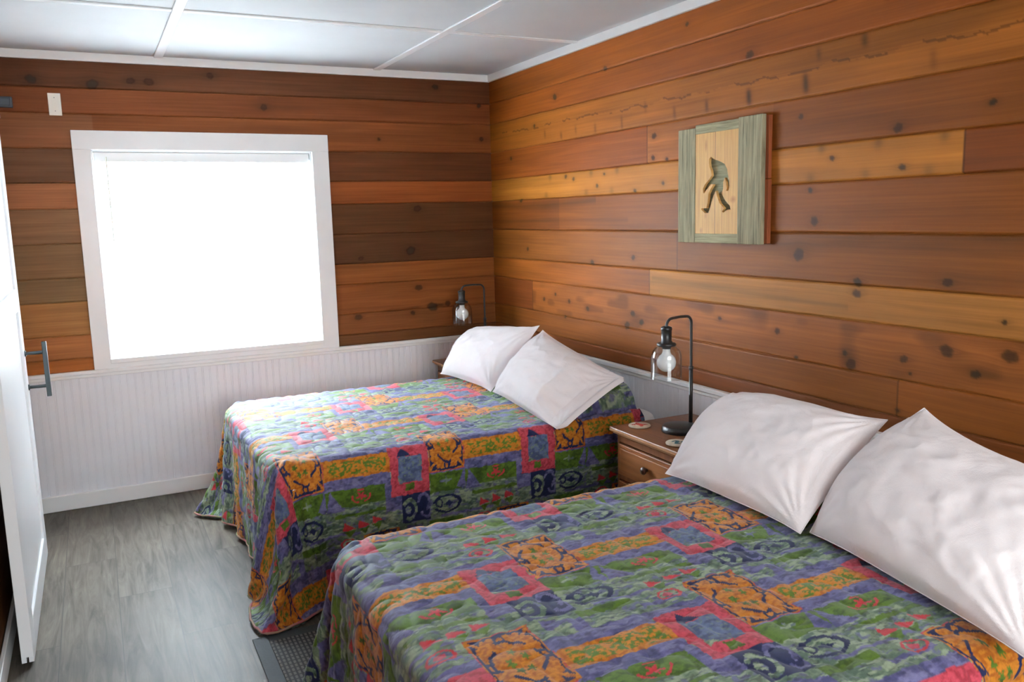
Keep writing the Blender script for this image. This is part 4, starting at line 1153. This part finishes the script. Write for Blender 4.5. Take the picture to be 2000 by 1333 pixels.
# ------------------------------------------------------------------ lamps
def make_lamp(loc, ang, label):
    """origin at pole foot; arm reaches towards local -x"""
    L = empty('table_lamp', loc, label=label, cat='lamp', group='black bedside lamps with clear glass shades')
    L.rotation_euler = (0, 0, ang)
    def P(name, m, bm, sm=True, par=L):
        o = from_bm(name, bm, m, par, sm); return o
    bx = -.068
    bm = bmesh.new(); lathe(bm, [(0, 0), (.078, 0), (.080, .002), (.080, .016), (.077, .020), (.077, .022), (.074, .026), (.068, .028), (0, .029)], 48, (bx, 0, 0)); o = P('base', M_black, bm)
    bm = bmesh.new()
    H, A, r = .495, .160, .032
    pts = [(0, 0, .02), (0, 0, .25), (0, 0, H - r)]
    for a_ in np.linspace(0, math.pi / 2, 7)[1:]: pts.append((-r + r * math.cos(a_), 0, H - r + r * math.sin(a_)))
    pts.append((-A / 2, 0, H + .002))
    for a_ in np.linspace(0, math.pi / 2, 7): pts.append((-A + r - r * math.sin(a_), 0, H - r + r * math.cos(a_)))
    pts.append((-A, 0, .455))
    tube(bm, pts, .0058, 14); P('pole', M_black, bm)
    bm = bmesh.new(); tube(bm, [(0, 0, .02), (0, 0, .27)], .0085, 16); tube(bm, [(0, 0, .262), (0, 0, .275)], .0100, 16); P('sleeve', M_black, bm)
    bm = bmesh.new()
    lathe(bm, [(0, .440), (.012, .440), (.022, .436), (.0235, .430), (.0235, .424), (.0215, .422), (.0215, .378), (.0245, .376), (.0245, .371), (.037, .369), (.040, .366), (.040, .360), (.036, .357), (.020, .356), (.018, .345), (0, .345)], 32, (-A, 0, .026)); P('socket', M_black, bm)
    bm = bmesh.new()
    prof = [(.030, .3625), (.034, .361), (.046, .352), (.058, .336), (.063, .318), (.064, .30), (.064, .223), (.0655, .220), (.0655, .2185), (.064, .218), (.0618, .218), (.0616, .30), (.0606, .317), (.0558, .334), (.0445, .349), (.033, .3585), (.030, .360)]
    lathe(bm, prof, 40, (-A, 0, .026), close=True); P('glass_shade', M_glass, bm)
    bm = bmesh.new()
    c_ = .287; pr = [(0, c_ - .040)]
    for q in np.linspace(-1.4, 1.05, 12): pr.append((.0405 * math.cos(q), c_ + .0405 * math.sin(q)))
    pr += [(.0165, c_ + .045), (.0155, c_ + .060), (0, c_ + .061)]
    lathe(bm, pr, 32, (-A, 0, .026)); P('bulb', M_bulb, bm)
    return L
make_lamp((-.185, -2.335, .6355), math.radians(12), 'black curved-arm table lamp with clear glass shade on the nightstand between the beds')
make_lamp((-.180, -.215, .6355), math.radians(0), 'black curved-arm table lamp with clear glass shade in the back corner')
# its cord, hanging behind
def coaster(loc, crab, label):
    o = empty('coaster', loc, label=label, cat='coaster', group='round ceramic coasters on the nightstand')
    bm = bmesh.new(); lathe(bm, [(0, 0), (.044, 0), (.0485, .002), (.0485, .006), (.046, .0085), (0, .009)], 40)
    from_bm('disc', bm, M_cer, o, True)
    bm = bmesh.new(); z_ = .0094
    def blob(cx_, cy_, rx, ry, rot=0, n=18):
        vs = []
        for i in range(n):
            a_ = 2 * math.pi * i / n; x_, y_ = rx * math.cos(a_), ry * math.sin(a_)
            vs.append((cx_ + x_ * math.cos(rot) - y_ * math.sin(rot), cy_ + x_ * math.sin(rot) + y_ * math.cos(rot)))
        top = [bm.verts.new((p[0], p[1], z_)) for p in vs]; bot = [bm.verts.new((p[0], p[1], z_ - .0006)) for p in vs]
        bm.faces.new(top)
        for i in range(n): bm.faces.new((bot[i], bot[(i + 1) % n], top[(i + 1) % n], top[i]))
    if crab:
        blob(0, 0, .013, .018)
        for s in (-1, 1):
            blob(-.014, s * .017, .010, .004, s * .8); blob(-.020, s * .023, .007, .005, s * .3)
            for q, an in enumerate((.3, .9, 1.4)): blob(.004 + q * .006, s * .022, .012, .0022, s * an)
    else:
        blob(-.004, 0, .024, .008, .5); blob(.010, .010, .014, .005, 1.6); blob(-.016, -.014, .013, .006, -.6); blob(.016, -.010, .009, .005, .2); blob(-.006, .018, .010, .004, .1)
    from_bm('print', bm, M_crab if crab else M_teal, o)
    return o
M_cer = noisy('cream_ceramic', srgb(228, 222, 204), srgb(208, 198, 176), 60, rough=.35)
M_crab = noisy('red_print', srgb(200, 72, 58), srgb(176, 60, 50), 60, rough=.4)
M_teal = noisy('teal_print', srgb(70, 140, 150), srgb(50, 110, 128), 60, rough=.4)
c1 = coaster((-.352, -2.190, .6352), True, 'round cream coaster with a red crab print on the nightstand'); c1.rotation_euler[2] = .4
c2 = coaster((-.388, -2.505, .6352), False, 'round white coaster with a teal print on the nightstand, nearest the viewer'); c2.rotation_euler[2] = .2

# ------------------------------------------------------------------ picture on the right wall
art = empty('wall_art', (0, -2.32, 1.432), label='framed wooden wall art with walking ape-man cutout and grey barnwood border', cat='wall art')
def A(name, m, bm, **k):
    o = from_bm(name, bm, m, art, **k); o.matrix_parent_inverse = Matrix.Translation(-art.location); return o
fx1, fx0 = -.018, -.038
bm = bmesh.new(); box(bm, fx0, fx1, -2.170, -2.052, 1.432, 1.930, bev=.002); A('border_board', M_grey_v, bm)
bm = bmesh.new(); box(bm, fx0 - .002, fx1, -2.582, -2.446, 1.431, 1.945, bev=.002); A('border_board', M_grey_v, bm)
bm = bmesh.new(); box(bm, fx0, fx1, -2.4455, -2.1705, 1.902, 1.941, bev=.002); A('border_board', M_grey_h, bm)
bm = bmesh.new(); box(bm, fx0, fx1, -2.4455, -2.1705, 1.432, 1.472, bev=.002); A('border_board', M_grey_h, bm)
bm = bmesh.new(); box(bm, -.016, -.0015, -2.445, -2.171, 1.472, 1.903); A('cutout_backing', M_grey_in, bm)
bm = bmesh.new(); box(bm, -.0178, -.0015, -2.600, -2.4455, 1.435, 1.690, bev=.001); box(bm, -.0178, -.0015, -2.598, -2.4455, 1.694, 1.940, bev=.001); box(bm, -.0178, -.0015, -2.170, -2.062, 1.440, 1.925, bev=.001)
box(bm, -.0178, -.0100, -2.4455, -2.170, 1.435, 1.470); box(bm, -.0178, -.0100, -2.4455, -2.170, 1.903, 1.935)
A('backing_board', M_redback, bm)
hole = [(-2.2724, 1.8002), (-2.2936, 1.7878), (-2.3312, 1.7771), (-2.3601, 1.7644), (-2.3767, 1.7418), (-2.3829, 1.7146), (-2.3898, 1.6927), (-2.3919, 1.6711), (-2.3842, 1.6525), (-2.3712, 1.653), (-2.3759, 1.6636), (-2.3698, 1.6828), (-2.3628, 1.7075), (-2.3526, 1.689), (-2.3531, 1.6618), (-2.3437, 1.6414), (-2.3672, 1.6123), (-2.396, 1.5899), (-2.4003, 1.5736), (-2.3801, 1.5739), (-2.3559, 1.5622), (-2.3459, 1.5662), (-2.3596, 1.5797), (-2.3303, 1.6023), (-2.3148, 1.6302), (-2.3068, 1.6553), (-2.292, 1.6365), (-2.2773, 1.6035), (-2.2691, 1.5813), (-2.2608, 1.5618), (-2.2374, 1.5604), (-2.2109, 1.5767), (-2.2152, 1.5823), (-2.2458, 1.5818), (-2.254, 1.6097), (-2.2578, 1.6431), (-2.2729, 1.6649), (-2.2896, 1.6819), (-2.2743, 1.6843), (-2.2506, 1.6657), (-2.2378, 1.655), (-2.2318, 1.6468), (-2.2231, 1.6499), (-2.2211, 1.6669), (-2.2356, 1.6859), (-2.2611, 1.7043), (-2.2779, 1.72), (-2.2733, 1.7424), (-2.2628, 1.7596), (-2.26, 1.7763), (-2.2615, 1.7917)]
cu = bpy.data.curves.new('pine_panel', 'CURVE'); cu.dimensions = '2D'; cu.fill_mode = 'BOTH'; cu.extrude = .0065
for pts in ([(-2.4455, 1.472), (-2.1705, 1.472), (-2.1705, 1.902), (-2.4455, 1.902)], hole):
    sp_ = cu.splines.new('POLY'); sp_.points.add(len(pts) - 1)
    for p_, (yy, zz) in zip(sp_.points, pts): p_.co = (yy, zz, 0, 1)
    sp_.use_cyclic_u = True
tmp = bpy.data.objects.new('tmp', cu); C.objects.link(tmp)
bpy.context.view_layer.update()
me = bpy.data.meshes.new_from_object(tmp.evaluated_get(bpy.context.evaluated_depsgraph_get()))
bpy.data.objects.remove(tmp); bpy.data.curves.remove(cu)
me.transform(Matrix(((0, 0, 1, -.0290), (1, 0, 0, 0), (0, 1, 0, 0), (0, 0, 0, 1)))); me.name = 'cutout_panel'
me.materials.clear()
o = link_mesh('cutout_panel', me, M_yel, art); o.matrix_parent_inverse = Matrix.Translation(-art.location)

# ------------------------------------------------------------------ floor mat
M_mat = mat('charcoal_mat', rough=.9, spec=.2); t = NT(M_mat)
c = t.n('ShaderNodeTexCoord'); sp = t.n('ShaderNodeSeparateXYZ', ins={0: c.outputs['Object']})
def tri_w(x, per): return t.math('ABSOLUTE', t.math('SUBTRACT', t.math('FRACT', t.math('DIVIDE', x, per)), .5))
rib = t.math('GREATER_THAN', tri_w(t.math('ADD', sp.outputs[0], 5.0), .016), .22)
rib2 = t.math('GREATER_THAN', tri_w(t.math('ADD', sp.outputs[1], 5.0), .026), .12)
pat = t.math('MULTIPLY', rib, rib2)
nz = t.noise(t.coord((1, 1, 1)), 300, 2)
t.l(t.mix(pat, tuple(srgb(50, 52, 54)), tuple(srgb(104, 102, 98))), t.b.inputs['Base Color']); t.bump(t.math('MULTIPLY_ADD', nz, .3, pat), .6, .003)
M_mate = noisy('charcoal_mat_border', srgb(58, 62, 64), srgb(50, 54, 56), 200, rough=.85, bump=.2)
mt = empty('door_mat', (-1.55, -2.36, 0), label='dark charcoal ribbed mat on the floor between the beds', cat='mat')
def MP(name, m, bm): o = from_bm(name, bm, m, mt); o.matrix_parent_inverse = Matrix.Translation(-mt.location); return o
X0, X1, Y0, Y1 = -2.035, -1.07, -2.585, -2.050
bm = bmesh.new()
box(bm, X0, X0 + .055, Y0, Y1, .0005, .008, bev=.002); box(bm, X1 - .055, X1, Y0, Y1, .0005, .008, bev=.002)
box(bm, X0 + .055, X1 - .055, Y1 - .055, Y1, .0005, .008, bev=.002); box(bm, X0 + .055, X1 - .055, Y0, Y0 + .055, .0005, .008, bev=.002)
MP('border', M_mate, bm)
bm = bmesh.new(); box(bm, X0 + .0555, X1 - .0555, Y0 + .0555, Y1 - .0555, .0005, .010, bev=.001); MP('ribbed_field', M_mat, bm)
